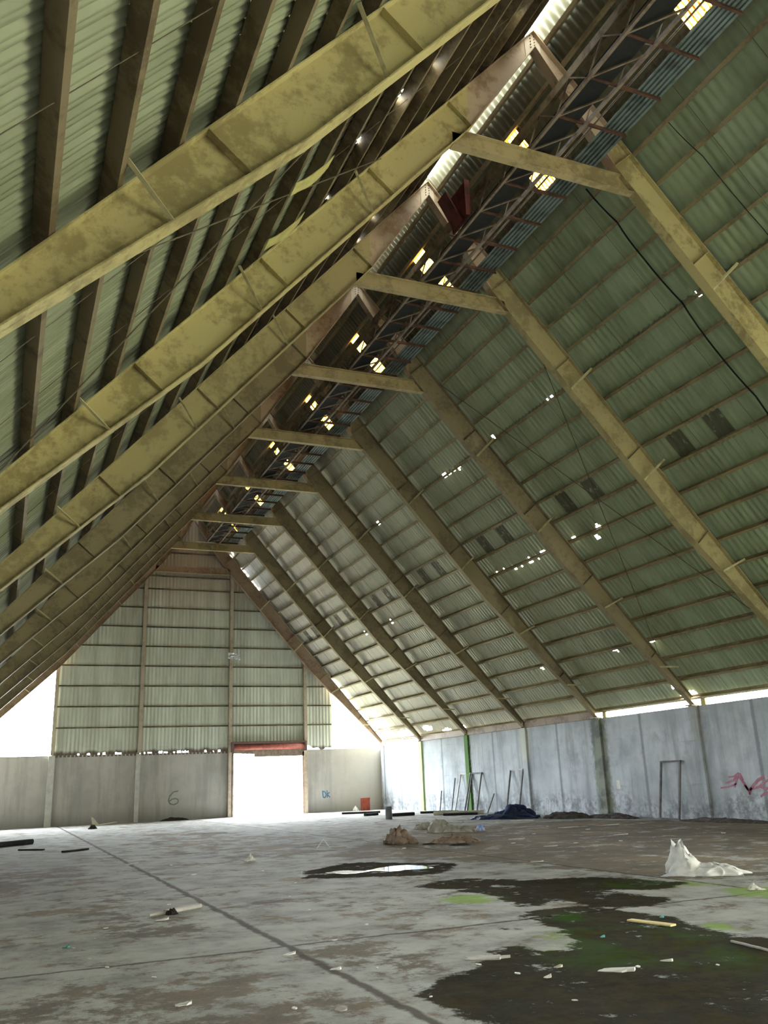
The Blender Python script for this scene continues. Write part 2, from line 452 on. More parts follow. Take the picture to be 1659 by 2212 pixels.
# ------------------------------------------------------------------ mesh helpers
class MB:
    def __init__(s): s.v = []; s.f = []
    def add(s, vs, fs):
        b = len(s.v); s.v += [tuple(p) for p in vs]; s.f += [tuple(b + i for i in f) for f in fs]; return s
    def box(s, x0, x1, y0, y1, z0, z1):
        vs = [(x, y, z) for x in (x0, x1) for y in (y0, y1) for z in (z0, z1)]
        return s.add(vs, [(0, 1, 3, 2), (4, 6, 7, 5), (0, 4, 5, 1), (2, 3, 7, 6), (0, 2, 6, 4), (1, 5, 7, 3)])
    def bar(s, p0, p1, w, h, up=(0, 0, 1)):
        p0, p1 = Vector(p0), Vector(p1); d = (p1 - p0).normalized(); u = Vector(up)
        a = d.cross(u)
        if a.length < 1e-4: a = d.cross(Vector((1, 0, 0)))
        a.normalize(); u = a.cross(d)
        vs = []
        for p in (p0, p1):
            for i, j in ((-1, -1), (1, -1), (1, 1), (-1, 1)): vs.append(p + a * (w / 2 * i) + u * (h / 2 * j))
        return s.add(vs, [(0, 3, 2, 1), (4, 5, 6, 7), (0, 1, 5, 4), (1, 2, 6, 5), (2, 3, 7, 6), (3, 0, 4, 7)])
    def angle(s, p0, p1, w, t=0.008, up=(0, 0, 1)):
        p0, p1 = Vector(p0), Vector(p1); d = (p1 - p0).normalized(); a = d.cross(Vector(up))
        if a.length < 1e-4: a = d.cross(Vector((1, 0, 0)))
        a.normalize(); u = a.cross(d)
        s.bar(p0, p1, w, t, up)
        q = a * (w / 2) + u * (w / 2)
        return s.bar(p0 + q, p1 + q, t, w, up)
    def tube(s, pts, r, n=8):
        pts = [Vector(p) for p in pts]; vs = []; fs = []
        for i, p in enumerate(pts):
            d = (pts[min(i + 1, len(pts) - 1)] - pts[max(i - 1, 0)]).normalized()
            a = d.cross(Vector((0, 0, 1)))
            if a.length < 1e-3: a = d.cross(Vector((1, 0, 0)))
            a.normalize(); u = a.cross(d)
            for k in range(n):
                t = 2 * math.pi * k / n
                vs.append(p + a * (r * math.cos(t)) + u * (r * math.sin(t)))
        for i in range(len(pts) - 1):
            for k in range(n):
                fs.append((i * n + k, i * n + (k + 1) % n, (i + 1) * n + (k + 1) % n, (i + 1) * n + k))
        fs.append(tuple(range(n - 1, -1, -1))); fs.append(tuple((len(pts) - 1) * n + k for k in range(n)))
        return s.add(vs, fs)
    def prism(s, poly, y0, y1):           # polygon in x,z extruded along y
        n = len(poly)
        vs = [(x, y0, z) for x, z in poly] + [(x, y1, z) for x, z in poly]
        fs = [tuple(range(n)), tuple(range(2 * n - 1, n - 1, -1))]
        for i in range(n): fs.append((i, n + i, n + (i + 1) % n, (i + 1) % n))
        return s.add(vs, fs)
    def build(s, name, mat, parent=None, loc=None, smooth=False):
        me = bpy.data.meshes.new(name)
        me.from_pydata(s.v, [], s.f); me.update()
        me.materials.append(mat)
        if smooth: me.polygons.foreach_set('use_smooth', [True] * len(me.polygons))
        o = bpy.data.objects.new(name, me); COL.objects.link(o)
        if parent: o.parent = parent
        if loc: o.location = loc
        return o


def tag(o, label, cat=None, group=None, kind=None):
    o['label'] = label
    if cat: o['category'] = cat
    if group: o['group'] = group
    if kind: o['kind'] = kind
    return o
def empty(name, loc, rz=0.0):
    o = bpy.data.objects.new(name, None); o.location = loc; o.rotation_euler = (0, 0, rz)
    o.empty_display_size = 0.2
    COL.objects.link(o); return o
def copy_tree(o, parent=None):
    c = o.copy(); COL.objects.link(c)
    if parent: c.parent = parent
    for ch in list(o.children): copy_tree(ch, c)
    return c
def struct(name, mb, mat, label=None):
    o = mb.build(name, mat) if isinstance(mb, MB) else mb
    o['kind'] = 'structure'
    if label: o['label'] = label
    return o


# ------------------------------------------------------------------ roof sheets
def sheet_obj(name, VX, VY, VZ, keep, mat):
    """grid of vertices (n,m) -> mesh; keep is an (n-1,m-1) mask of faces"""
    n, mm = VX.shape
    co = np.stack([VX, VY, VZ], -1).reshape(-1, 3).astype(np.float32)
    i, j = np.nonzero(keep)
    q = np.stack([i * mm + j, i * mm + j + 1, (i + 1) * mm + j + 1, (i + 1) * mm + j], -1).astype(np.int32)
    me = bpy.data.meshes.new(name)
    me.vertices.add(len(co)); me.vertices.foreach_set('co', co.ravel())
    me.loops.add(q.size); me.loops.foreach_set('vertex_index', q.ravel())
    me.polygons.add(len(q)); me.polygons.foreach_set('loop_start', np.arange(len(q), dtype=np.int32) * 4)
    me.update(calc_edges=True); me.validate()
    me.materials.append(mat)
    o = bpy.data.objects.new(name, me); COL.objects.link(o)
    return o


def rib_profile(a, b, pitch=0.2, depth=0.034, fine=False):
    cs, hs = [], []
    t = a
    while t < b:
        for off, h in (((0, 0), (0.085, 0), (0.115, depth), (0.17, depth)) if not fine else ((0, 0), (.035, 0), (.045, .009), (.06, .009), (.07, 0), (.11, 0), (.13, depth), (.175, depth))):
            cs.append(t + off); hs.append(h)
        t += pitch
    return np.array(cs), np.array(hs)


R_HOLES = [(4.58, 19.67, .03, .05), (4.62, 19.9, .03, .04), (4.56, 23.04, .05, .05), (4.61, 26.75, .05, .12), (4.64, 26.4, .04, .09), (4.66, 25.74, .05, .1),
           (4.64, 26.05, .03, .05), (4.63, 33.07, .06, .09), (7.38, 28.17, .04, .05), (7.38, 27.65, .04, .06), (7.42, 26.98, .05, .07),
           (7.43, 26.57, .05, .05), (7.42, 25.92, .07, .16), (7.41, 25.45, .05, .06), (7.37, 24.99, .06, .12), (7.4, 27.3, .03, .04),
           (7.37, 23.06, .06, .10), (7.36, 21.75, .06, .10), (7.55, 22.11, .05, .08), (10.21, 25.32, .05, .14), (10.2, 23.34, .05, .12),
           (10.2, 30.06, .08, .10), (7.42, 41.89, .07, .09), (7.41, 38.48, .07, .09), (4.6, 41.54, .07, .08), (4.63, 13.58, .03, .07),
           (11.75, 39.75, .14, .2), (2.24, 49.95, .08, .12), (2.0, 49.95, .05, .08), (11.5, 43.6, .1, .5), (11.65, 46.5, .2, 1.2), (11.7, 41.7, .06, .5),
           (11.45, 24.0, .04, .12), (11.7, 23.6, .1, .4), (1.75, 41.95, .06, .08), (10.9, 48.6, .4, .7)]
L_HOLES = [(1.75, 11.28, .16, .07), (1.6, 11.25, .09, .06), (1.87, 11.86, .04, .03), (3.9, 10.29, .05, .08), (3.94, 10.95, .17, .10), (4.1, 11.0, .10, .06),
           (4.45, 10.6, .08, .06), (4.47, 11.35, .10, .07), (4.6, 11.5, .08, .08), (4.47, 13.03, .10, .07), (4.6, 13.15, .07, .05), (1.94, 17.43, .06, .05),
           (1.8, 18.24, .12, .10), (1.93, 18.49, .04, .05), (4.58, 18.23, .04, .04), (3.6, 10.7, .04, .03)]


def roof(side):
    xs = np.arange(0.06, 11.85, 0.055)
    cs, hs = rib_profile(YF, 50.9, 0.2, 0.034 if side < 0 else 0.022, side < 0)
    X, Yg = np.meshgrid(xs, cs, indexing='ij')
    H = np.repeat(hs[None, :], len(xs), 0)
    nx, nz = 0.7566, 0.6539                       # outward normal of the slope
    VX = side * (X + nx * H); VZ = z_sheet(X) + nz * H; VY = Yg
    fx = (X[:-1, :-1] + X[1:, 1:]) / 2; fy = (Yg[:-1, :-1] + Yg[1:, 1:]) / 2
    keep = np.ones(fx.shape, bool)
    rng = np.random.RandomState(5)
    jit = 0.75 + 0.5 * rng.rand(*fx.shape)
    for hx, hy, rx, ry in (R_HOLES if side > 0 else L_HOLES):
        keep &= ~((((fx - hx) / rx) ** 2 + ((fy - hy) / ry) ** 2) * jit < 1.15)
    b = (fy - Y0) / S
    if side > 0:
        for k in range(-4, 7):                    # openings for the yellow rooflights
            c = yk(k) + 0.445 * S
            if k == 6: c = yk(6) + 0.37 * S
            keep &= ~((fx > 0.78) & (fx < 1.84) & (np.abs(fy - c) < 0.31))
        gap = np.where(b < 1.0, 0.11, np.where(b < 2.0, 0.07, 0.0))
        keep &= ~(fx < gap)
    else:
        gap = np.where(b < 1.0, 0.15, np.where(b < 2.0, 0.04, 0.0))
        keep &= ~(fx < gap)
    o = sheet_obj('ceiling_right' if side > 0 else 'ceiling_left', VX, VY, VZ, keep, MAT['sheet_r' if side > 0 else 'sheet_l'])
    struct('', o, None, ('algae-green' if side > 0 else 'grey-green') + ' corrugated roof sheeting of the %s slope' % ('right' if side > 0 else 'left'))


roof(1); roof(-1)

for k in range(2, 7):                              # ridge capping left in place over the far bays
    mb = MB()
    y0, y1 = yk(k) + 0.03, yk(k + 1) - 0.03
    for s in (-1, 1):
        mb.bar((s * 0.17, y0, 17.46), (s * 0.17, y1, 17.46), 0.40, 0.006, (s * 0.7566, 0, 0.6539))
    o = mb.build('ridge_cap', MAT['flash'])
    tag(o, 'brown folded ridge cap over the %s bay counted from the far gable' % ORD[6 - k], 'ridge cap', 'ridge capping')

# yellow rooflights
rl_root = None
for k in range(-1, 7):
    c = yk(k) + (0.37 if k == 6 else 0.445) * S
    mb = MB()
    cs, hs = rib_profile(-0.36, 0.36, 0.12, 0.02)
    xs = np.linspace(0.74, 1.88, 9)
    vs = []; fs = []
    for i, x in enumerate(xs):
        for j, t in enumerate(cs): vs.append((x + 0.7566 * (hs[j] + 0.012), c + t, z_sheet(x) + 0.6539 * (hs[j] + 0.012)))
    n = len(cs)
    for i in range(len(xs) - 1):
        for j in range(n - 1): fs.append((i * n + j, i * n + j + 1, (i + 1) * n + j + 1, (i + 1) * n + j))
    mb.add(vs, fs)
    o = mb.build('rooflight', MAT['rooflight'])
    tag(o, 'glowing yellow rooflight near the ridge in the %s bay from the camera' % ORD[k + 1], 'rooflight', 'yellow rooflights along the ridge')

# ------------------------------------------------------------------ purlins
PX = [0.27] + [2.31 + 0.548 * j for j in range(-3, 17)] + [11.6]
TDX, TDZ = 0.6539, -0.7566                        # down-slope unit for the right side
def purlin(side, x, n, mat):
    # C section standing on the rafter: web square to the slope, flanges pointing up-slope
    mb = MB()
    nx, nz = 0.7566 * side, 0.6539
    dx, dz = TDX * side, TDZ
    bx, bz = side * x, z_out(x) + 0.012
    D, F, T = 0.19, 0.07, 0.008
    def P(a, b): return (bx + dx * a + nx * b, bz + dz * a + nz * b)
    def plate(a0, a1, b0, b1):
        mb.prism([P(a0, b0), P(a1, b0), P(a1, b1), P(a0, b1)], YF + 0.1, 50.4)
    plate(0, T, 0, D)
    plate(-F, 0, 0, T)
    plate(-F, 0, D - T, D)
    plate(-F, -F + T, T, 0.022)
    o = mb.build('purlin', mat)
    return o
NP = len(PX)
for side in (-1, 1):
    for i, x in enumerate(PX):
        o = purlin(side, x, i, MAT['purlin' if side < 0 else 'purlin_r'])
        sd = 'left' if side < 0 else 'right'
        lab = ('rusty' if side < 0 else 'dusty') + ' steel purlin, %s %s on the %s roof slope' % (
            ORD[i] if i < 11 else ORD[NP - 1 - i], 'below the ridge' if i < 11 else 'above the eave', sd)
        tag(o, lab, 'purlin', 'purlins of the %s roof slope' % sd)

# ------------------------------------------------------------------ portal frames
KX = 1.75
def line_strip(p, q, t, up):
    d = Vector((q[0] - p[0], q[1] - p[1])).normalized(); n = Vector((-d.y, d.x))
    if n.y * up < 0: n = -n
    return [p, q, (q[0] + n.x * t, q[1] + n.y * t), (p[0] + n.x * t, p[1] + n.y * t)]
ZK, ZA = z_in(1.75), 16.74
def zin2(x):
    x = abs(x)
    return z_in(x) if x > KX else ZK + (ZA - ZK) * (KX - x) / KX
def make_frame(end=False, paint='rafter'):
    root = empty('portal_frame', (0, 0, 0))
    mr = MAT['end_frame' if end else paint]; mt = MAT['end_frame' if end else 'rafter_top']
    fw_ = 0.115
    for s in (-1, 1):
        mb = MB()
        poly = [(s * 11.52, 3.62), (s * 7.0, z_in(7.0)), (s * KX, ZK), (s * KX, z_out(KX)), (s * 11.52, z_out(11.52))]
        mb.prism(poly, -0.006, 0.006)
        mb.prism(line_strip((s * 11.52, z_out(11.52)), (s * KX, z_out(KX)), 0.018, -1), -fw_, fw_)
        mb.prism(line_strip((s * 11.52, 3.62), (s * 7.0, z_in(7.0)), 0.018, 1), -fw_, fw_)
        mb.prism(line_strip((s * 7.0, z_in(7.0)), (s * KX, ZK), 0.018, 1), -fw_, fw_)
        ra = mb.build('rafter', mr, root)
        mb = MB()
        mb.prism([(s * KX, ZK), (0, ZA), (0, z_out(0)), (s * KX, z_out(KX))], -0.006, 0.006)
        mb.prism(line_strip((s * KX, z_out(KX)), (0, z_out(0)), 0.018, -1), -fw_, fw_)
        mb.prism(line_strip((s * KX, ZK), (0, ZA), 0.018, 1), -fw_, fw_)
        tp = mb.build('rafter_tip', mt, root)
        tag(tp, 'paler tapering rafter tip above the collar')
        # stiffeners and fly braces
        sq = Vector((-1.072, 1.0)).normalized()          # up-slope unit of inner line for the right side (x,z)
        for i, xb in enumerate([10.0, 7.62, 5.6, 3.55, KX]):
            zb = zin2(xb)
            # walk square to the slope to the outer line
            t = 0.0
            nx, nz = 0.731, 0.682
            while zb + nz * t < z_out(xb + nx * t) - 0.02 and t < 1.5: t += 0.004
            if t < 0.12: continue
            mb = MB()
            mb.prism(line_strip((s * xb, zb + 0.018), (s * (xb + nx * t), zb + nz * t), 0.012, 1), -fw_ * 0.95, fw_ * 0.95)
            mb.build('stiffener', mr, root)
        for xb in (10.3, 8.38, 6.08, 4.0):
            xp = xb + 0.47
            a = (s * xb, -0.10, zin2(xb) + 0.03)
            b = (s * xp, -0.46, z_out(xp) + 0.04)
            mb = MB(); mb.angle(a, b, 0.05, 0.007)
            o = mb.build('fly_brace', MAT['brace'], root)
            o['label'] = 'pale thin fly brace'
        mb = MB(); mb.box(s * 11.52 - 0.16, s * 11.52 + 0.16, -0.16, 0.16, 3.58, 3.625)
        mb.build('base_plate', mr, root)
    mb = MB()
    mb.box(-2.16, 2.16, -0.006, 0.006, 13.6, 13.95)
    mb.box(-2.2, 2.2, -0.09, 0.09, 13.58, 13.6)
    mb.box(-1.95, 1.95, -0.09, 0.09, 13.95, 13.97)
    mb.build('collar_beam', mr if end else MAT['collar'], root)
    # bolted apex plates
    mb = MB()
    for s in (-1, 1):
        mb.prism([(0, ZA - 0.02), (0, z_out(0) - 0.02), (s * 0.20, z_out(0.20) - 0.02), (s * 0.20, zin2(0.2) + 0.02)], -0.02 - 0.001 * s, -0.008)
    ap = mb.build('apex_plate', MAT['plate'], root)
    mb = MB()
    for s in (-1, 1):
        for i in range(5):
            x = s * 0.05; z = ZA + 0.04 + i * 0.08
            mb.tube([(x, -0.02, z), (x, -0.04, z)], 0.014, 6)
    b = mb.build('bolt_row', MAT['bolt'], ap)
    return root
fr = make_frame()
names_fr = {-1: 'nearest olive-yellow portal frame, its left rafter crossing the top left corner',
            0: 'second olive-yellow portal frame from the camera, its collar highest in view',
            1: 'third olive-yellow portal frame from the camera', 2: 'fourth olive-yellow portal frame from the camera',
            3: 'fifth olive-yellow portal frame, standing over the dark algae-stained wall column',
            4: 'fourth olive portal frame from the far gable', 5: 'third olive portal frame from the far gable, over the bright green stained column',
            6: 'second olive portal frame from the far gable, carrying the end of the conveyor',
            7: 'reddish brown portal frame standing against the far gable wall'}
for k in range(-1, 8):
    if k == -1: f = fr
    elif k == 1: f = make_frame(False, 'rafter_half_shaded')
    elif k == 2: f = fr2 = make_frame(False, 'rafter_brown_shaded')
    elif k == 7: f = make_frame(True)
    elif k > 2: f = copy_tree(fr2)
    else: f = copy_tree(fr)
    f.location = (0, yk(k), 0)
    tag(f, names_fr[k], 'roof frame', 'portal frames')

# ------------------------------------------------------------------ rods and cables under the sheets
def slope_pt(side, x, y, off):           # off = distance below the sheet
    return (side * (x - 0.7566 * off), y, z_sheet(x) - 0.6539 * off)
for side in (-1, 1):
    for k in range(-2, 7):
        for q, w in ((0.34, 'nearer'), (0.67, 'farther')):
            mb = MB()
            y = yk(k) + q * S
            mb.tube([slope_pt(side, 0.3, y, 0.16), slope_pt(side, 11.6, y, 0.16)], 0.005, 5)
            o = mb.build('sag_rod', MAT['rod'])
            tag(o, 'thin sag rod, %s one in the %s bay from the camera, %s slope' % (w, ORD[k + 2], 'left' if side < 0 else 'right'), 'sag rod',
                'sag rods between purlins')
for (side, k, x0, x1, t) in ((-1, -1, 10.3, 4.0, 'rising from the nearest frame'), (-1, -1, 4.0, 10.3, 'falling from the nearest frame'),
                             (1, 1, 3.0, 10.5, 'descending towards the far end'), (1, 1, 10.5, 3.0, 'climbing towards the far end')):
    mb = MB()
    mb.tube([slope_pt(side, x0, yk(k) + 0.15, 0.25), slope_pt(side, x1, yk(k + 1) - 0.15, 0.25)], 0.011, 6)
    o = mb.build('bracing_rod', MAT['rod'])
    tag(o, 'diagonal wind-bracing rod %s under the %s slope' % (t, 'left' if side < 0 else 'right'), 'bracing rod', 'wind bracing rods')
def cable(name, label, side, pts, r=0.03):
    mb = MB()
    P = []
    for (xa, ya), (xb, yb) in zip(pts, pts[1:]):
        for i in range(4):
            t = i / 4; x = xa + (xb - xa) * t; y = ya + (yb - ya) * t
            P.append(slope_pt(side, x, y, 0.235 + 0.03 * math.sin(t * math.pi)))
    P.append(slope_pt(side, pts[-1][0], pts[-1][1], 0.235))
    mb.tube(P, r, 7)
    tag(mb.build(name, MAT['cable'], smooth=True), label, 'cable')
cable('cable', 'dark slack cable draped down the right roof slope past the second frame', 1,
      [(2.3, 14.0), (3.0, 13.9), (3.65, 13.95), (4.59, 13.88), (5.48, 13.97), (6.43, 13.9), (8.0, 14.02), (9.8, 13.9)], 0.02)
cable('cable', 'thin dark line down the right roof slope in the top right corner', 1,
      [(2.48, 11.37), (3.13, 11.24), (4.41, 11.19), (6.2, 11.1), (9, 11.0)], 0.009)  # thin tube drawing a dark line down the near slope

for (x, y, lab) in ((6.45, 11.75, 'yellowed loose board hanging under the left slope, the lower of two'), (6.45, 10.3, 'yellowed loose board hanging under the left slope, the upper of two')):
    mb = MB()
    vs = []; fs = []
    n = 7
    for lay in (0, 0.012):
        for i in range(n):
            t = i / (n - 1)
            for j in (0, 1):
                w = 0.16 - 0.02 * math.sin(t * 9)
                px = x - 0.62 * t
                off = 0.30 + 0.05 * math.sin(t * 3) + lay
                yy = y + (j - 0.5) * 2 * w + 0.06 * t
                vs.append(slope_pt(-1, px, yy, off))
    m_ = n * 2
    for b in (0, m_):
        for i in range(n - 1): fs.append((b + i * 2, b + i * 2 + 1, b + i * 2 + 3, b + i * 2 + 2))
    for i in range(n - 1):
        fs.append((i * 2, i * 2 + 2, m_ + i * 2 + 2, m_ + i * 2)); fs.append((i * 2 + 1, m_ + i * 2 + 1, m_ + i * 2 + 3, i * 2 + 3))
    fs.append((0, m_, m_ + 1, 1)); fs.append((m_ - 2, m_ - 1, 2 * m_ - 1, 2 * m_ - 2))
    mb.add(vs, fs)
    tag(mb.build('hanging_board', MAT['hang']), lab, 'board', 'loose boards under the left slope')

# ------------------------------------------------------------------ conveyor gantry along the ridge
def make_gantry():
    root = empty('conveyor_gantry', (0, 0, 0))
    y0, y1 = 0.0, S
    ZB = 14.03
    MB().bar((-.35, y0, ZB), (-.35, y1, ZB), 0.06, 0.07).build('bottom_chord', MAT['truss'], root)
    MB().bar((.32, y0, ZB), (.32, y1, ZB), 0.06, 0.07).build('bottom_chord', MAT['truss'], root)
    mb = MB(); mb.bar((-.35, y0, 14.60), (-.35, y1, 14.60), 0.03, 0.20)
    mb.bar((-.32, y0, 14.5), (-.32, y1, 14.5), 0.08, 0.012); mb.bar((-.32, y0, 14.7), (-.32, y1, 14.7), 0.08, 0.012)
    mb.build('top_chord', MAT['truss_tan'], root)
    MB().bar((.32, y0, 14.62), (.32, y1, 14.62), 0.05, 0.06).build('top_chord', MAT['truss'], root)
    MB().tube([(.58, y0, 14.15), (.58, y1, 14.15)], 0.022, 6).build('pipe', MAT['truss'], root)
    n = 5; p = S / n
    for i in range(n):
        ya = (i + 0.06) * p; ym = ya + p / 2; yb = ya + p
        MB().bar((-.36, ya, ZB), (-.36, ym, 14.5), 0.026, 0.026).build('lacing_bar', MAT['truss'], root)
        MB().bar((-.36, ym, 14.5), (-.36, yb, ZB), 0.026, 0.026).build('lacing_bar', MAT['truss'], root)
        MB().bar((.32, ya, ZB), (.32, ym, 14.6), 0.02, 0.02).build('lacing_bar', MAT['truss'], root)
        MB().bar((.32, ym, 14.6), (.32, yb, ZB), 0.02, 0.02).build('lacing_bar', MAT['truss'], root)
        MB().bar((-.35, yb, ZB), (.32, yb - 0.85, ZB), 0.035, 0.03).build('floor_brace', MAT['truss'], root)
        mb = MB()
        mb.bar((-.38, yb, 14.05), (1.34, yb, 14.05), 0.05, 0.012); mb.bar((-.38, yb, 14.09), (1.34, yb, 14.09), 0.01, 0.07)
        mb.build('joist', MAT['joist'], root)
    # troughed rubber belt
    mb = MB()
    prof = [(-.33, 14.17), (-.31, 14.17), (-.27, 14.12), (.17, 14.12), (.21, 14.17), (.23, 14.17), (.18, 14.10), (-.28, 14.10)]
    mb.prism(prof, y0, y1)
    mb.build('belt', MAT['belt'], root)
    # ribbed steel walkway
    mb = MB()
    vs = []; fs = []
    prof = []
    x = 0.80
    while x < 1.32:
        prof += [(x, 14.135), (x + .035, 14.135), (x + .05, 14.165), (x + .085, 14.165)]; x += 0.1
    prof2 = [(a, b + 0.006) for a, b in reversed(prof)]
    mb.prism(prof + prof2, y0, y1)
    mb.build('walkway', MAT['deck'], root)
    return root
g0 = make_gantry()
for k in range(-3, 6):
    g = g0 if k == -3 else copy_tree(g0)
    g.location = (0, yk(k), 0)
    if k < 5: lab = 'rusty lattice conveyor gantry length under the ridge, %s bay from the camera' % ORD[k + 3]
    else: lab = 'last lattice conveyor gantry length under the ridge, ending at the far collars'
    tag(g, lab, 'conveyor gantry', 'conveyor gantry lengths')

# red chute on the gantry
root = empty('chute', (-0.42, 15.5, 14.1))
mb = MB()
mb.prism([(-.02, 0.02), (-.10, 0.9), (-.06, 0.9), (.02, 0.02)], -0.42, 0.42)
mb.build('side_plate', MAT['red'], root)
mb = MB(); mb.box(-.12, .02, -0.45, -0.42, 0.0, 0.95); mb.build('end_plate', MAT['red'], root)
mb = MB(); mb.prism([(-.07, 0.05), (-.45, .75), (-.42, .77), (-.03, .07)], -0.12, 0.30); mb.build('flap', MAT['red'], root)
tag(root, 'rusty red steel chute bolted to the left side of the conveyor gantry', 'chute')

# plank lying at the gantry end
mb = MB(); mb.box(-0.95, 0.1, -0.1, 0.12, 0, 0.05)
tag(mb.build('plank', MAT['paleboard'], loc=(0, yk(6), 13.972)), 'pale plank lying across the collar where the conveyor gantry ends', 'plank')

# ------------------------------------------------------------------ end wall
mb = MB()
for x0, x1 in ((-11.75, 2.45), (6.72, 11.75)):
    mb.box(x0, x1, 50.45, 50.7, 0, 3.52)
struct('wall_back', mb, MAT['wall_b'], 'grey stained concrete lower wall of the far gable')

cs, hs = rib_profile(-7.06, 8.5, 0.2, 0.03)
cs2 = []; hs2 = []
for c, h in zip(cs, hs):
    cs2.append(c); hs2.append(h)
cs = np.array(cs2); hs = np.array(hs2)
zs = np.concatenate([np.arange(3.42, 3.72, 0.02), np.arange(3.74, 17.6, 0.06)])
X, Z = np.meshgrid(cs, zs, indexing='ij')
VY = YE + 0.0 + np.repeat(hs[:, None], len(zs), 1)
Zc = np.minimum(Z, z_sheet(np.abs(X)) + 0.035)
fx = (X[:-1, :-1] + X[1:, 1:]) / 2; fz = (Z[:-1, :-1] + Z[1:, 1:]) / 2
keep = fz < z_sheet(np.abs(fx)) + 0.09
for _x in (2.25, 2.95, 3.1, 3.3, 3.6, 3.75, 3.95): keep &= ~((np.abs(fx - _x) < 0.06) & (fz > z_sheet(np.abs(fx)) - 0.16))
rs = np.random.RandomState(3)
edge = 3.5 + 0.0 * fx
for _ in range(40):
    cx = rs.uniform(-6.0, 2.3); r = rs.uniform(0.02, 0.065)
    if cx < -2.6 and rs.rand() < 0.45: continue
    keep &= ~(((fx - cx) / r) ** 2 + ((fz - 3.55) / (r * 1.2)) ** 2 < 1)
keep &= ~((fx > 2.45) & (fx < 6.75) & (fz < 3.6))
rag = 3.62 + 0.10 * np.sin(fx * 3.0) + 0.05 * np.sin(fx * 11)
keep &= ~((fx > 6.75) & (fz < rag))
o = sheet_obj('wall_gable', X, VY, Zc, keep, MAT['gable'])
struct('', o, None, 'pale ribbed metal cladding of the far gable')

for i in range(10):
    z = 4.92 + 1.105 * i
    if i == 8: z = 13.42
    if i == 9: z = 14.85
    half = (17.2 - z) / 1.157
    x0, x1 = max(-7.05, -half + 0.1), min(8.5, half - 0.1)
    mb = MB()
    mb.box(x0, x1, YE - 0.012, YE - 0.004, z - 0.035, z + 0.035)
    mb.box(x0, x1, YE - 0.04, YE - 0.012, z + 0.029, z + 0.035)
    mb.box(x0, x1, YE - 0.04, YE - 0.012, z - 0.035, z - 0.029)
    tag(mb.build('girt', MAT['girt']), 'rusty horizontal girt on the far gable, %s above the concrete wall' % ORD[i], 'girt', 'gable girts')

def post(x, z0, z1, label):
    root = empty('gable_post', (x, 50.27, z0))
    mb = MB()
    h = z1 - z0
    mb.box(-.09, .09, -.11, -.095, 0, h); mb.box(-.09, .09, .095, .11, 0, h); mb.box(-.006, .006, -.095, .095, 0, h)
    mb.build('column', MAT['post'], root)
    mb = MB(); mb.box(-.14, .14, -.15, .15, -0.0, 0.02); mb.build('base_plate', MAT['post'], root)
    tag(root, label, 'gable post', 'gable posts')
post(-2.62, 3.55, 14.0, 'tall steel gable post left of the shutter doorway, above the concrete wall')
post(2.33, 0.0, 14.25, 'steel gable post at the left side of the doorway')
post(6.78, 0.0, 8.9, 'steel gable post at the right side of the doorway')
for x, lab in ((-7.05, 'pale concrete pier below the broken corner of the gable cladding'), (-2.66, 'slim concrete pier under the tall gable post')):
    mb = MB(); w = 0.16 if x < -5 else 0.11
    mb.box(-w, w, 0, 0.22, 0, 3.5)
    tag(mb.build('concrete_pier', MAT['concpost'], loc=(x, 50.215, 0)), lab, 'pier')
mb = MB(); mb.box(-.08, .08, -.09, .09, 0, 4.9)
tag(mb.build('gable_post', MAT['post'], loc=(-7.05, 50.29, 3.52)), 'steel gable post at the edge of the bright broken corner', 'gable post', 'gable posts')

# roller door
root = empty('door_1', (4.56, 50.25, 0)); root['kind'] = 'structure'; root['label'] = 'open roller-shutter doorway in the far gable'
mb = MB(); mb.tube([(-2.05, -.12, 3.72), (2.08, -.12, 3.72)], 0.17, 16); mb.build('shutter_roll', MAT['shutter'], root, smooth=True)
mb = MB(); mb.box(-2.12, 2.14, -.28, .16, 3.90, 4.02); mb.box(-2.2, -2.06, -.3, .12, 3.45, 4.0); mb.box(2.08, 2.2, -.3, .12, 3.45, 4.0)
mb.build('housing', MAT['shutter_dark'], root)
mb = MB(); mb.prism([(-2.08, 3.62), (2.1, 3.62), (2.1, 3.17), (-.85, 3.17), (-.85, 3.33), (-2.08, 3.38)], -.1, -.05); mb.build('lintel', MAT['lintel'], root)
mb = MB(); mb.prism([(-1.95, 3.12), (-.85, 3.2), (-.8, 3.24), (-1.6, 3.18)], -.12, -.1); mb.build('torn_slat', MAT['paleboard'], root)
mb = MB(); mb.box(-2.11, -2.02, -.1, .4, 0, 3.5); mb.build('jamb', MAT['lintel'], root)
mb = MB(); mb.box(2.0, 2.09, -.1, .1, 0, 3.4); mb.build('jamb', MAT['jamb'], root)

# ------------------------------------------------------------------ side and front walls
mb = MB()
mb.box(WX + 0.05, WX + 0.3, 8.2, 50.45, 0, 3.58)
mb.box(WX + 0.05, WX + 0.3, YF, -7.2, 0, 3.58)
for k in range(0, 8):
    mb.box(WX - 0.03, WX + 0.05, yk(k) - 0.18, yk(k) + 0.18, 0, 3.58)
struct('wall_right', mb, MAT['wall_r'], 'blue-grey stained concrete side wall')
mb = MB(); mb.box(-WX - 0.3, -WX - 0.05, YF, 50.45, 0, 3.56)
struct('wall_left', mb, MAT['wall_b'], 'concrete side wall beside the camera')
mb = MB()
mb.box(-11.8, 2.0, YF - .3, YF, 0, 3.6); mb.box(8.0, 11.8, YF - .3, YF, 0, 3.6)
mb.prism([(-11.8, 3.6), (2.0, 3.6), (2.0, 4.2), (8.0, 4.2), (8.0, 3.6), (11.8, 3.6), (11.8, 3.87), (0, 17.5), (-11.8, 3.87)], YF - .12, YF)
struct('wall_front', mb, MAT['gable'], 'gable behind the camera with its wide entrance')

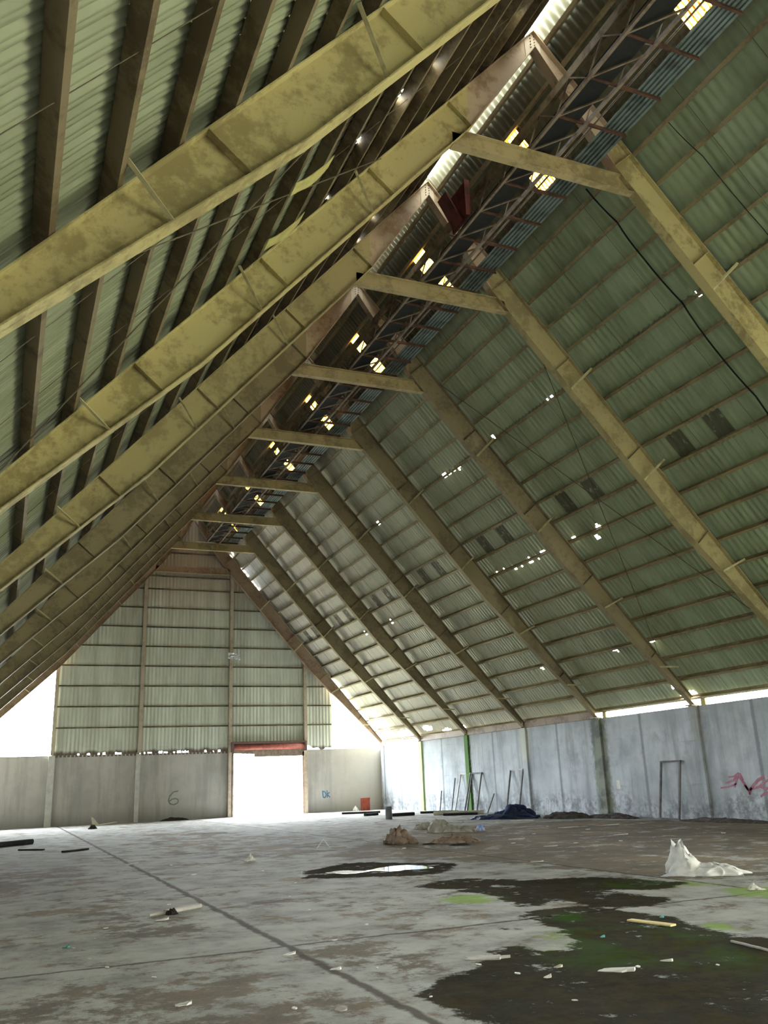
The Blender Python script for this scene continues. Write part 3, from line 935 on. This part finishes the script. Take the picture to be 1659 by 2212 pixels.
# eave flashing over the far part of the right wall
for k in range(3, 6):
    mb = MB()
    mb.box(WX - 0.01, WX + 0.005, yk(k) + 0.02, yk(k + 1) - 0.02, 3.60, 3.86)
    mb.box(WX - 0.05, WX + 0.12, yk(k) + 0.02, yk(k + 1) - 0.02, 3.585, 3.60)
    tag(mb.build('eave_flashing', MAT['flash']), 'brown eave flashing above the right wall, %s length from the far gable' % ORD[5 - k],
        'flashing', 'eave flashing lengths')
for k, w in ((1, 'nearer'), (2, 'second')):
    y = yk(k) + (1.9 if k == 1 else 0) + 0.55
    mb = MB(); mb.box(-.03, .03, -.1, .1, 0, 0.3)
    tag(mb.build('eave_bracket', MAT['hang'], loc=(WX + 0.12, yk(k + 1) - 0.42, 3.58)), 'yellow eave bracket standing in the bright gap, the %s one' % ('nearer' if k == 1 else 'farther'), 'bracket', 'eave brackets')

# ------------------------------------------------------------------ floor
fx0, fx1, fy0, fy1, st = -11.6, 11.6, -9.2, 50.8, 0.1
nx = int((fx1 - fx0) / st) + 1; ny = int((fy1 - fy0) / st) + 1
gx = np.linspace(fx0, fx1, nx); gy = np.linspace(fy0, fy1, ny)
GX, GY = np.meshgrid(gx, gy, indexing='ij')
me = bpy.data.meshes.new('floor')
floor = sheet_obj('floor', GX, GY, 0 * GX, np.ones((nx - 1, ny - 1), bool), MAT['floor'])
struct('', floor, None, 'cracked and damp concrete slab littered with dirt')

CX, CY, CZ = -9.4533, 0.0, 1.6201
def px2floor(px, py):
    d = FW + RT * ((px - 829.5) / 1887.5709) + UP * (-(py - 1106) / 1887.5709)
    t = -CZ / d.z
    return (CX + d.x * t, CY + d.y * t)
def inside(poly):
    r = np.zeros(GX.shape, bool); n = len(poly)
    for i in range(n):
        (xa, ya), (xb, yb) = poly[i], poly[(i + 1) % n]
        if ya == yb: continue
        c = ((ya > GY) != (yb > GY)) & (GX < (xb - xa) * (GY - ya) / (yb - ya) + xa)
        r ^= c
    return r.astype(float)
def blur(a, n):
    for _ in range(n):
        a = (a + np.roll(a, 1, 0) + np.roll(a, -1, 0) + np.roll(a, 1, 1) + np.roll(a, -1, 1)) / 5
    return a
def zone(polys, n):
    z = np.zeros(GX.shape)
    for p, v in polys: z = np.maximum(z, v * blur(inside([px2floor(*q) for q in p]), n))
    return z
# outlines of the damp, mossy, dirty and flooded places on the slab
WET = [([(850, 2140), (1000, 2095), (1040, 2050), (1110, 2040), (1190, 2060), (1240, 2030), (1180, 2000), (1100, 1985), (1150, 1965), (1290, 1955), (1480, 1985),
         (1560, 2010), (1700, 2030), (1900, 2100), (1900, 2400), (1300, 2400), (1010, 2212), (930, 2165)], 1.0),
       ([(880, 1915), (1000, 1895), (1150, 1900), (1270, 1893), (1500, 1905), (1420, 1925), (1300, 1920), (1480, 1945), (1340, 1965), (1200, 1945), (1120, 1970), (1060, 1935)], 0.95),
       ([(640, 1885), (760, 1862), (1000, 1865), (960, 1888), (820, 1895), (660, 1900)], 0.9),
       ([(1060, 2000), (1140, 2002), (1150, 2016), (1080, 2018)], 0.9)]
GREEN = [([(940, 1940), (1020, 1930), (1090, 1938), (1050, 1952), (960, 1952)], 1.0),
         ([(1190, 1975), (1260, 1970), (1275, 1985), (1215, 1992)], 1.0),
         ([(1130, 2048), (1200, 2040), (1235, 2062), (1170, 2068)], 0.9),
         ([(1500, 1990), (1570, 1990), (1600, 2015), (1530, 2018)], 1.0),
         ([(1540, 1920), (1659, 1912), (1800, 1930), (1700, 1942), (1580, 1935)], 1.0),
         ([(1260, 1905), (1480, 1900), (1600, 1912), (1450, 1918), (1300, 1918)], 0.75),
         ([(1150, 2000), (1500, 2000), (1659, 2060), (1600, 2110), (1250, 2090), (1150, 2060)], 0.45)]
DIRT = [([(700, 1850), (900, 1790), (1250, 1772), (1800, 1775), (1900, 1860), (1650, 1890), (1450, 1895), (1000, 1860)], 1.0),
        ([(-100, 2160), (300, 2130), (560, 2105), (800, 2130), (850, 2160), (640, 2212), (300, 2260), (-200, 2300)], 0.55),
        ([(40, 1960), (300, 1965), (420, 2000), (380, 2040), (150, 2010)], 0.5),
        ([(640, 2040), (760, 2020), (880, 2070), (1000, 2085), (900, 2130), (740, 2100)], 0.6),
        ([(-100, 1880), (120, 1875), (260, 1900), (120, 1935), (-100, 1940)], 0.55),
        ([(300, 1800), (640, 1800), (700, 1840), (540, 1860), (330, 1840)], 0.5)]
PUD = [([(790, 1881), (840, 1871), (880, 1868), (925, 1871), (945, 1875), (880, 1879), (850, 1882)], 1.0), ([(690, 1886), (740, 1880), (800, 1882), (760, 1888)], 0.85),
       ([(395, 1801), (430, 1799), (490, 1797), (495, 1800), (440, 1803)], 0.7)]
z = np.stack([zone(WET, 3), zone(GREEN, 4), zone(DIRT, 8), zone(PUD, 1)], -1).reshape(-1, 4).astype(np.float32)
ca = floor.data.color_attributes.new('zones', 'FLOAT_COLOR', 'POINT')
ca.data.foreach_set('color', z.ravel())

mb = MB()
mb.add([(-150, -150, -0.15), (150, -150, -0.15), (150, 200, -0.15), (-150, 200, -0.15)], [(0, 1, 2, 3)])
struct('ground', mb, MAT['ground'], 'dry open ground outside the hall')


# ------------------------------------------------------------------ things on the floor and walls
def crumple(name, mat, label, cat, x, y, L, D, H, rz, seed, peak=None, group=None, flat=0.25):
    """a thrown-down sack or sheet: closed crumpled skin resting on the slab"""
    rr = random.Random(seed)
    n, m_ = 34, 22
    vs = []; fs = []
    off = Vector((seed * 3.1, seed * 1.7, 0))
    for lay in (1, 0):
        for i in range(n + 1):
            for j in range(m_ + 1):
                u, w = i / n * 2 - 1, j / m_ * 2 - 1
                e = 1 + 0.22 * mnoise.noise(Vector((u * 1.7, w * 1.7, seed)) )
                px, py = u * L / 2 * e, w * D / 2 * e * (1 - 0.25 * abs(u))
                q1 = mnoise.noise(Vector((u * 4, w * 4, 11)) + off); q2 = mnoise.noise(Vector((u * 4, w * 4, 23)) + off)
                px += L * 0.10 * q1; py += D * 0.16 * q2
                h = max(0.0, 1 - (u * u * 0.9 + w * w * 0.9))
                h = h ** 0.8 * flat
                if peak:
                    pu, pw, pr = peak
                    h += math.exp(-(((u - pu) / pr) ** 2 + ((w - pw) / (pr * 1.5)) ** 2))
                nn = mnoise.noise(Vector((u * 3, w * 3, 0)) + off); n2 = 1.1 * abs(mnoise.noise(Vector((u * 5 + w * 2, w * 4, 3)) + off)) + 0.6 * abs(mnoise.noise(Vector((u * 11, w * 9 - u * 3, 5)) + off))
                hz = H * max(0.015, h * (1 + 0.6 * nn) * (1.15 - 0.75 * n2) + 0.28 * n2 * min(1, h * 5))
                vs.append((px, py, hz if lay else 0.0))
    q = (n + 1) * (m_ + 1)
    def id(l, i, j): return (0 if l else q) + i * (m_ + 1) + j
    for i in range(n):
        for j in range(m_):
            fs.append((id(1, i, j), id(1, i + 1, j), id(1, i + 1, j + 1), id(1, i, j + 1)))
            fs.append((id(0, i, j), id(0, i, j + 1), id(0, i + 1, j + 1), id(0, i + 1, j)))
    for i in range(n):
        fs.append((id(1, i, 0), id(0, i, 0), id(0, i + 1, 0), id(1, i + 1, 0)))
        fs.append((id(1, i, m_), id(1, i + 1, m_), id(0, i + 1, m_), id(0, i, m_)))
    for j in range(m_):
        fs.append((id(1, 0, j), id(1, 0, j + 1), id(0, 0, j + 1), id(0, 0, j)))
        fs.append((id(1, n, j), id(0, n, j), id(0, n, j + 1), id(1, n, j + 1)))
    mb = MB(); mb.add(vs, fs)
    o = mb.build(name, mat, loc=(x, y, 0.002), smooth=True)
    o.rotation_euler = (0, 0, rz)
    return tag(o, label, cat, group)
def scrap(name, mat, label, cat, x, y, L, D, rz, seed, T=0.012, group=None, lift=0.0):
    """flat torn piece with a ragged outline, slightly curled"""
    rr = random.Random(seed)
    n = 14
    ring = []
    for i in range(n):
        a = 2 * math.pi * i / n; r = rr.uniform(0.72, 1.08)
        ring.append((math.cos(a) * L / 2 * r, math.sin(a) * D / 2 * r))
    vs = [(a, b, 0) for a, b in ring] + [(a, b, T * .5 + lift * max(0, a / L) * rr.uniform(.5, 1)) for a, b in ring]
    fs = [tuple(range(n - 1, -1, -1)), tuple(range(n, 2 * n))] + [(i, (i + 1) % n, n + (i + 1) % n, n + i) for i in range(n)]
    mb = MB(); mb.add(vs, fs)
    o = mb.build(name, mat, loc=(x, y, 0.002)); o.rotation_euler = (0, 0, rz)
    return tag(o, label, cat, group)
def plank(name, mat, label, cat, p0, p1, w, h, group=None, z=0.0, dz=0.0):
    L = math.hypot(p1[0] - p0[0], p1[1] - p0[1])
    mb = MB()
    k = 6; vs = []; fs = []
    rr = random.Random(int(abs(p0[0] * 100)))
    for i in range(k + 1):
        t = i / k - 0.5
        e = 1.0 + rr.uniform(-.06, .06)
        c = min(h * .25, w * .15)
        zz = 0.004 * rr.random() + dz * (t + 0.5)
        for a, b in ((-w / 2 * e + c, 0), (w / 2 * e - c, 0), (w / 2 * e, c), (w / 2 * e, h - c), (w / 2 * e - c, h), (-w / 2 * e + c, h), (-w / 2 * e, h - c), (-w / 2 * e, c)):
            vs.append((t * L, a, b + zz))
    for i in range(k):
        for j in range(8): fs.append((i * 8 + j, (i + 1) * 8 + j, (i + 1) * 8 + (j + 1) % 8, i * 8 + (j + 1) % 8))
    fs.append(tuple(range(8))); fs.append(tuple(k * 8 + j for j in range(7, -1, -1)))
    mb.add(vs, fs)
    o = mb.build(name, mat, loc=((p0[0] + p1[0]) / 2, (p0[1] + p1[1]) / 2, z + 0.001))
    o.rotation_euler = (0, 0, math.atan2(p1[1] - p0[1], p1[0] - p0[0]))
    return tag(o, label, cat, group)

# white sack, peaked at its left
crumple('plastic_sack', MAT['whitesack'], 'big crumpled white plastic sack standing up at one end on the right floor', 'sack', 1.0, 11.85, 1.15, 0.75, 0.46, -0.75, 11, (-0.62, 0.0, 0.30))
crumple('cloth_sack', MAT['brownsack'], 'brown crumpled sack propped upright in mid floor', 'sack', 0.55, 22.8, 0.85, 0.7, 0.25, -0.4, 12, (-0.2, 0.1, 0.7), None, 0.55)
crumple('cloth_sack', MAT['brownsack'], 'brown flattened sack right of the upright brown sack', 'sack', 1.65, 21.75, 1.3, 0.8, 0.17, -0.5, 13, None, None, 0.9)
crumple('rag', MAT['dark'], 'black rag at the edge of the flattened brown sack', 'rag', 1.28, 20.8, 0.5, 0.3, 0.10, -0.6, 14)
crumple('rag', MAT['dark'], 'small black rag in front of the flattened brown sack', 'rag', 0.86, 21.7, 0.35, 0.2, 0.09, -0.5, 15)
crumple('cloth_sack', MAT['palesack'], 'long pale sack lying beside the blue bag', 'sack', 3.7, 25.9, 1.55, 0.7, 0.28, -0.75, 16, (-0.7, 0, 0.35), None, 0.6)
crumple('plastic_bag', MAT['bluebag'], 'small blue and white bag at the right end of the pale sack', 'bag', 4.5, 25.6, 0.30, 0.25, 0.17, 0.3, 17, None, None, 1.0)
crumple('tarpaulin', MAT['bluetarp'], 'dark blue tarpaulin heap in front of the leaning door frame', 'tarpaulin', 8.9, 31.8, 2.6, 1.4, 0.34, -0.75, 18, (0.55, 0.1, 0.45), None, 0.45)
crumple('rubble_heap', MAT['rubble'], 'dark rubble heap right of the blue tarpaulin', 'rubble', 10.3, 29.4, 1.8, 1.1, 0.22, -0.9, 19, None, None, 0.9)
crumple('rubble_heap', MAT['rubble'], 'low dark rubble along the right wall below the algae-stained column', 'rubble', 11.0, 27.6, 2.6, 0.7, 0.15, -1.5, 20, None, None, 0.9)
crumple('rubble_heap', MAT['rubble'], 'low dark rubble along the right wall under the pink graffiti', 'rubble', 11.05, 22.0, 3.6, 0.5, 0.12, -1.55, 21, None, None, 0.9)
crumple('rag', MAT['palesack'], 'grey rag lump behind the pale sack', 'rag', 3.9, 28.3, 0.9, 0.4, 0.22, -0.6, 22, None, None, 0.9)
crumple('ash_heap', MAT['dark'], 'low black heap against the far concrete wall below the number', 'heap', -0.7, 49.9, 1.5, 0.4, 0.16, 0.0, 23, None, None, 0.9)
crumple('plastic_scrap', MAT['white'], 'small white crumpled scrap left of the puddle', 'litter', -4.11, 20.68, 0.24, 0.18, 0.11, 0.2, 24, (0.1, 0, 0.6))
crumple('plastic_scrap', MAT['white'], 'white scrap below the green moss at the right edge', 'litter', 0.17, 9.94, 0.22, 0.12, 0.06, -0.5, 25, (-0.4, 0, 0.5))
crumple('stone', MAT['dark'], 'dark lump near the far wall beside the pale folded board', 'stone', -5.35, 44.5, 0.35, 0.3, 0.17, 0.2, 26, None, None, 1.0)

plank('plank', MAT['yellowwood'], 'short yellow plank lying in the wet dark floor', 'plank', (-2.80, 8.86), (-2.66, 8.30), 0.10, 0.02)
plank('stick', MAT['palesack'], 'thin tan lath at the right edge of the wet floor', 'stick', (-2.84, 7.26), (-2.91, 6.70), 0.03, 0.02)
plank('plank', MAT['greyboard'], 'pale grey plank lying on the slab left of the long joint', 'plank', (-7.22, 13.1), (-6.72, 13.46), 0.13, 0.05)
plank('stick', MAT['greyboard'], 'short pale stick at the left end of the grey plank', 'stick', (-7.46, 13.02), (-7.2, 13.08), 0.03, 0.03)
crumple('rag', MAT['dark'], 'black rag at the left end of the grey plank', 'rag', -7.17, 13.0, 0.16, 0.13, 0.07, 0.2, 27, None, None, 1.0)
plank('timber_beam', MAT['char'], 'charred black timber at the far left floor edge', 'timber', (-9.7, 33.0), (-8.33, 34.3), 0.34, 0.16)
plank('stick', MAT['char'], 'thin black stick below the charred timber', 'stick', (-8.75, 30.7), (-8.06, 30.0), 0.08, 0.04)
plank('stick', MAT['char'], 'black stick between the charred timber and the long joint', 'stick', (-7.64, 28.2), (-6.9, 28.8), 0.10, 0.05)
plank('board', MAT['paleboard'], 'flat pale board leaning at the foot of the far wall', 'board', (-4.75, 48.7), (-3.8, 48.9), 0.3, 0.03, None, 0, 0.1)
mb = MB(); mb.prism([(-.3, 0), (.05, 0.02), (-.27, .38), (-.38, .42)], -.02, .02)
tag(mb.build('board', MAT['paleboard'], loc=(-4.7, 48.5, 0)), 'pale folded board standing by the far wall', 'board')
for i, (p0, p1, w, h, lab) in enumerate((
        ((7.0, 41.7), (7.75, 42.0), 0.2, 0.12, 'short dark plank left of the grey stump'),
        ((7.42, 39.45), (8.6, 39.55), 0.25, 0.14, 'dark plank right of the grey stump'),
        ((7.2, 45.5), (9.0, 44.6), 0.16, 0.10, 'dark plank lying behind the grey stump'),
        ((9.0, 37.2), (10.3, 36.4), 0.22, 0.10, 'dark plank behind the pale sack towards the right wall'),
        ((9.0, 38.2), (10.9, 36.9), 0.14, 0.16, 'long pale plank on the floor before the leaning frames'),
        ((9.6, 40.9), (11.1, 39.8), 0.2, 0.1, 'dark plank at the foot of the white wall'),
        ((7.9, 29.5), (8.5, 28.9), 0.10, 0.03, 'white lath in front of the blue tarpaulin'),
        ((6.2, 31.2), (6.7, 30.9), 0.06, 0.03, 'small white lath left of the blue tarpaulin'))):
    mt = MAT['paleboard'] if 'pale plank' in lab else MAT['white'] if 'white lath' in lab else MAT['char']
    plank('plank' if 'lath' not in lab else 'lath', mt, lab, 'plank', p0, p1, w, h)

# inverted V of two white laths
root = empty('folded_lath', (-1.6, 22.9, 0))
MB().bar((-.16, .06, .01), (0.0, 0, .22), .05, .02).build('leg', MAT['white'], root)
MB().bar((.16, -.06, .01), (0.0, 0, .22), .05, .02).build('leg', MAT['white'], root)
tag(root, 'white folded lath standing like an inverted V in mid floor', 'lath')
plank('lath', MAT['greyboard'], 'small grey lath beside the inverted V lath', 'lath', (-1.38, 22.9), (-1.05, 22.7), 0.04, 0.02)

# scraps in the foreground
for i, (x, y, L, D, rz, mt, lab) in enumerate((
        (-4.50, 6.85, 0.34, 0.17, -0.6, 'white', 'large white sheet scrap in the wet foreground'),
        (-3.91, 6.92, 0.13, 0.05, -0.6, 'white', 'narrow white scrap right of the large white sheet scrap'),
        (-5.12, 6.95, 0.09, 0.06, 0.3, 'white', 'white chip at the left in the wet foreground'),
        (-4.83, 7.24, 0.10, 0.05, 0.1, 'paleboard', 'pale chip left of the large white sheet scrap'),
        (-2.36, 8.85, 0.07, 0.05, 0, 'teal', 'teal scrap above the yellow plank'),
        (-3.65, 8.21, 0.06, 0.04, 0, 'teal', 'teal scrap left of the yellow plank'),
        (-7.37, 12.54, 0.17, 0.08, 0.2, 'white', 'white scrap in front of the grey plank'),
        (-8.64, 11.13, 0.09, 0.06, 0.2, 'green', 'green scrap at the left foreground'),
        (-7.99, 7.71, 0.15, 0.10, 0.1, 'white', 'pale flake in the left foreground dirt'),
        (-6.66, 9.25, 0.16, 0.08, 0.3, 'white', 'white flake beside the long slab joint'),
        (-6.52, 8.28, 0.12, 0.07, -0.3, 'white', 'white flake below the crossing of the slab joints'),
        (-6.98, 6.88, 0.09, 0.11, 0.5, 'greyboard', 'grey flake at the bottom edge of the foreground'),
        (-5.15, 7.95, 0.42, 0.24, -0.5, 'greyboard', 'flat grey cement patch left of the wet floor'),
        (2.53, 18.62, 0.35, 0.2, -0.4, 'greyboard', 'grey scrap on the brown floor right of the puddle'),
        (5.85, 20.37, 0.4, 0.16, -0.4, 'white', 'white scrap on the brown floor before the right wall'),
        (0.23, 15.6, 0.3, 0.16, -0.4, 'greyboard', 'grey scrap right of the bright puddle'),
        (6.9, 24.4, 0.7, 0.35, -0.5, 'greyboard', 'pale flattened bag on the brown floor before the algae column'),
        (3.3, 21.4, 0.5, 0.2, -0.4, 'greyboard', 'pale scrap right of the black rag'),
        (8.4, 24.2, 0.6, 0.25, -0.4, 'white', 'white scrap near the right wall'),
        (-6.5, 22.2, 0.35, 0.2, 0.1, 'greyboard', 'pale scrap at the far end of the long slab joint'))):
    scrap('litter_scrap', MAT[mt], lab, 'litter', x, y, L, D, rz, 40 + i, 0.012, None, 0.05)
rr = random.Random(9)
flake = None
for i in range(46):
    if i < 26: x, y = rr.uniform(-8.6, -3.0), rr.uniform(6.0, 16)
    else: x, y = rr.uniform(-6, 9), rr.uniform(17, 40)
    if flake is None:
        flake = scrap('litter_flake', MAT['white'], 'tiny whitish flake of litter on the concrete floor', 'litter', x, y, 0.06, 0.035, 0, 77, 0.012, 'tiny litter flakes')
        o = flake
    else:
        o = flake.copy(); COL.objects.link(o)
    o.location = (x, y, 0.002); o.rotation_euler = (0, 0, rr.uniform(0, 3)); s = rr.uniform(0.6, 1.3) * (1.0 if i < 26 else 2.2); o.scale = (s, s, s)

# stump and red bin
mb = MB()
prof = [(0.15, 0), (0.15, 0.15), (0.14, 0.5), (0.12, 0.53), (0.0, 0.53)]
vs = []; fs = []; n = 14
for r_, z_ in prof[:-1]:
    for k in range(n):
        a = 2 * math.pi * k / n; e = 1 + 0.08 * math.sin(3 * a)
        vs.append((r_ * e * math.cos(a), r_ * e * math.sin(a), z_))
for i in range(len(prof) - 2):
    for k in range(n): fs.append((i * n + k, i * n + (k + 1) % n, (i + 1) * n + (k + 1) % n, (i + 1) * n + k))
fs.append(tuple((len(prof) - 2) * n + k for k in range(n))); fs.append(tuple(range(n - 1, -1, -1)))
mb.add(vs, fs)
tag(mb.build('post_stump', MAT['stump'], loc=(6.2, 36.85, 0)), 'short grey post stump standing in the floor', 'stump')
root = empty('metal_bin', (10.15, 49.6, 0))
mb = MB()
for x0, x1, y0, y1 in ((-.21, .21, -.2, -.185), (-.21, .21, .185, .2), (-.21, -.195, -.185, .185), (.195, .21, -.185, .185)): mb.box(x0, x1, y0, y1, 0.0, 0.68)
mb.box(-.195, .195, -.185, .185, 0.0, 0.03)
mb.build('body', MAT['redbin'], root)
mb = MB(); mb.box(-.22, .22, -.215, -.2, .62, .7); mb.box(-.22, .22, -.215, -.2, .3, .34); mb.build('rim', MAT['redbin'], root)
tag(root, 'rusty red metal bin against the far concrete wall', 'bin')
crumple('plastic_scrap', MAT['white'], 'white crumpled litter left of the red bin', 'litter', 9.55, 49.6, 0.35, 0.3, 0.2, 0, 28, None, None, 1.0)

# frames leaning on the right wall
def lean_frame(ya, yb, h, base, mats, label, w=0.06, mid=None):
    root = empty('leaning_frame', (WX, (ya + yb) / 2, 0))
    a = (ya - yb) / 2
    tx, bx = 0.0, -base
    for i, y in enumerate((a, -a)):
        MB().bar((bx, y, 0.01), (tx, y, h), w, w, (0, 1, 0)).build('stile', mats[i], root)
    MB().bar((tx, a + w / 2, h), (tx, -a - w / 2, h), w, w).build('head_rail', mats[2], root)
    MB().bar((bx, a, 0.03), (bx, -a, 0.03), w, 0.05).build('sill_rail', mats[2], root)
    tag(root, label, 'frame', 'door frames leaning on the right wall')
g_, p_ = MAT['framewood'], MAT['framepale']
lean_frame(40.1, 39.1, 1.78, 0.45, (p_, g_, p_), 'pale door frame leaning on the wall beside the green stained column')
lean_frame(38.95, 38.0, 1.78, 0.40, (g_, g_, g_), 'dark door frame leaning right of the pale one')
lean_frame(35.3, 34.25, 1.85, 0.40, (g_, g_, p_), 'tall narrow grey frame leaning on the wall behind the blue tarpaulin')
lean_frame(25.2, 24.25, 1.86, 0.35, (g_, g_, g_), 'grey frame leaning on the wall left of the pink graffiti')
for y, h, b, lab in ((40.7, 1.6, 0.25, 'dark lath leaning on the wall left of the pale door frame'), (36.9, 0.85, 0.35, 'short dark lath leaning on the wall left of the narrow frame'),
                     (42.3, 1.0, 0.1, 'thin dark lath leaning on the bright end of the right wall')):
    mb = MB(); mb.bar((WX - b, y + 0.15, 0.01), (WX - 0.02, y, h), 0.05, 0.035, (0, 1, 0))
    tag(mb.build('lath', MAT['framewood']), lab, 'lath')

# silver sheet caught on the gable post
mb = MB()
vs = []; fs = []; n = 9
rr = random.Random(4)
for lay in (0, 1):
    for i in range(n):
        for j in range(6):
            u, w = i / (n - 1), j / 5
            vs.append(((u - .5) * .72, -0.03 - 0.02 * lay - 0.14 * abs(mnoise.noise(Vector((u * 4, w * 4, 1.3)))), (w - .5) * .34 + 0.08 * mnoise.noise(Vector((u * 5, w * 2, 7))) - 0.1 * u))
q = n * 6
for b in (0, q):
    for i in range(n - 1):
        for j in range(5): fs.append((b + i * 6 + j, b + (i + 1) * 6 + j, b + (i + 1) * 6 + j + 1, b + i * 6 + j + 1))
mb.add(vs, fs)
tag(mb.build('silver_sheet', MAT['silver'], loc=(2.47, 50.13, 8.86)), 'crumpled silvery sheet caught on the gable post above the doorway', 'sheet')

# graffiti: spray paint strokes lying on the walls
def stroke(mb, pts, w, axis, plane):
    """thin raised ribbon along 2-D points on a wall; axis 'x': wall at y=plane (u=x), axis 'y': wall at x=plane (u=y)"""
    for (a, b) in zip(pts, pts[1:]):
        if axis == 'x': mb.bar((a[0], plane, a[1]), (b[0], plane, b[1]), w, 0.006, (0, 1, 0))
        else: mb.bar((plane, a[0], a[1]), (plane, b[0], b[1]), w, 0.006, (1, 0, 0))
six = [(-0.45, 1.50), (-0.70, 1.46), (-0.90, 1.25), (-0.96, 1.0), (-0.86, 0.85), (-0.65, 0.80), (-0.46, 0.88), (-0.42, 1.02), (-0.55, 1.12), (-0.78, 1.08), (-0.92, 0.98)]
mb = MB(); stroke(mb, six, 0.06, 'x', 50.447)
tag(mb.build('graffiti', MAT['greenpaint']), 'dark green sprayed number 6 on the far concrete wall', 'graffiti')
mb = MB()
stroke(mb, [(7.85, 1.15), (7.88, 0.82), (8.0, 0.8), (8.06, 0.95), (8.0, 1.12), (7.82, 1.16)], 0.06, 'x', 50.447)
stroke(mb, [(8.12, 1.2), (8.13, 0.8)], 0.06, 'x', 50.447)
stroke(mb, [(8.27, 1.08), (8.13, 0.97), (8.3, 0.8)], 0.06, 'x', 50.447)
tag(mb.build('graffiti', MAT['bluepaint']), 'blue sprayed letters DK on the far wall right of the doorway', 'graffiti')
mb = MB()
P_ = WX + 0.047
for st, w in (([(22.6, 0.98), (22.2, 1.02), (21.9, 1.1)], .05), ([(22.35, 1.12), (22.0, 1.2), (21.85, 1.35)], .06), ([(22.2, 1.3), (21.95, 1.32), (21.75, 1.42)], .05),
              ([(22.0, 1.0), (21.85, 1.25), (21.7, 1.4), (21.6, 1.2)], .07), ([(21.75, 1.3), (21.55, 1.08), (21.42, 0.78), (21.3, 0.98)], .09),
              ([(21.6, 1.05), (21.4, 0.9), (21.2, 1.06), (21.0, 1.2), (20.75, 1.28)], .09), ([(21.25, 0.95), (21.0, 1.0), (20.8, 1.12), (20.6, 1.2), (20.55, 1.02), (20.75, 0.93), (20.95, 1.0)], .07),
              ([(21.0, 0.72), (20.85, 0.8), (20.6, 0.85), (20.35, 1.0)], .07), ([(20.55, 1.0), (20.4, 1.25), (20.25, 1.42), (20.0, 1.5)], .08), ([(20.6, 1.3), (20.3, 1.15), (20.1, 0.95), (19.8, 0.9)], .08)):
    stroke(mb, st, w, 'y', P_)
tag(mb.build('graffiti', MAT['pinkpaint']), 'pink sprayed scrawl on the right concrete wall', 'graffiti')
mb = MB(); mb.box(0, 0.006, -0.1, 0.1, -0.15, 0.15)
tag(mb.build('paper_notice', MAT['white'], loc=(WX + 0.043, 27.76, 1.14)), 'small white paper stuck on the right wall beside the algae column', 'paper')
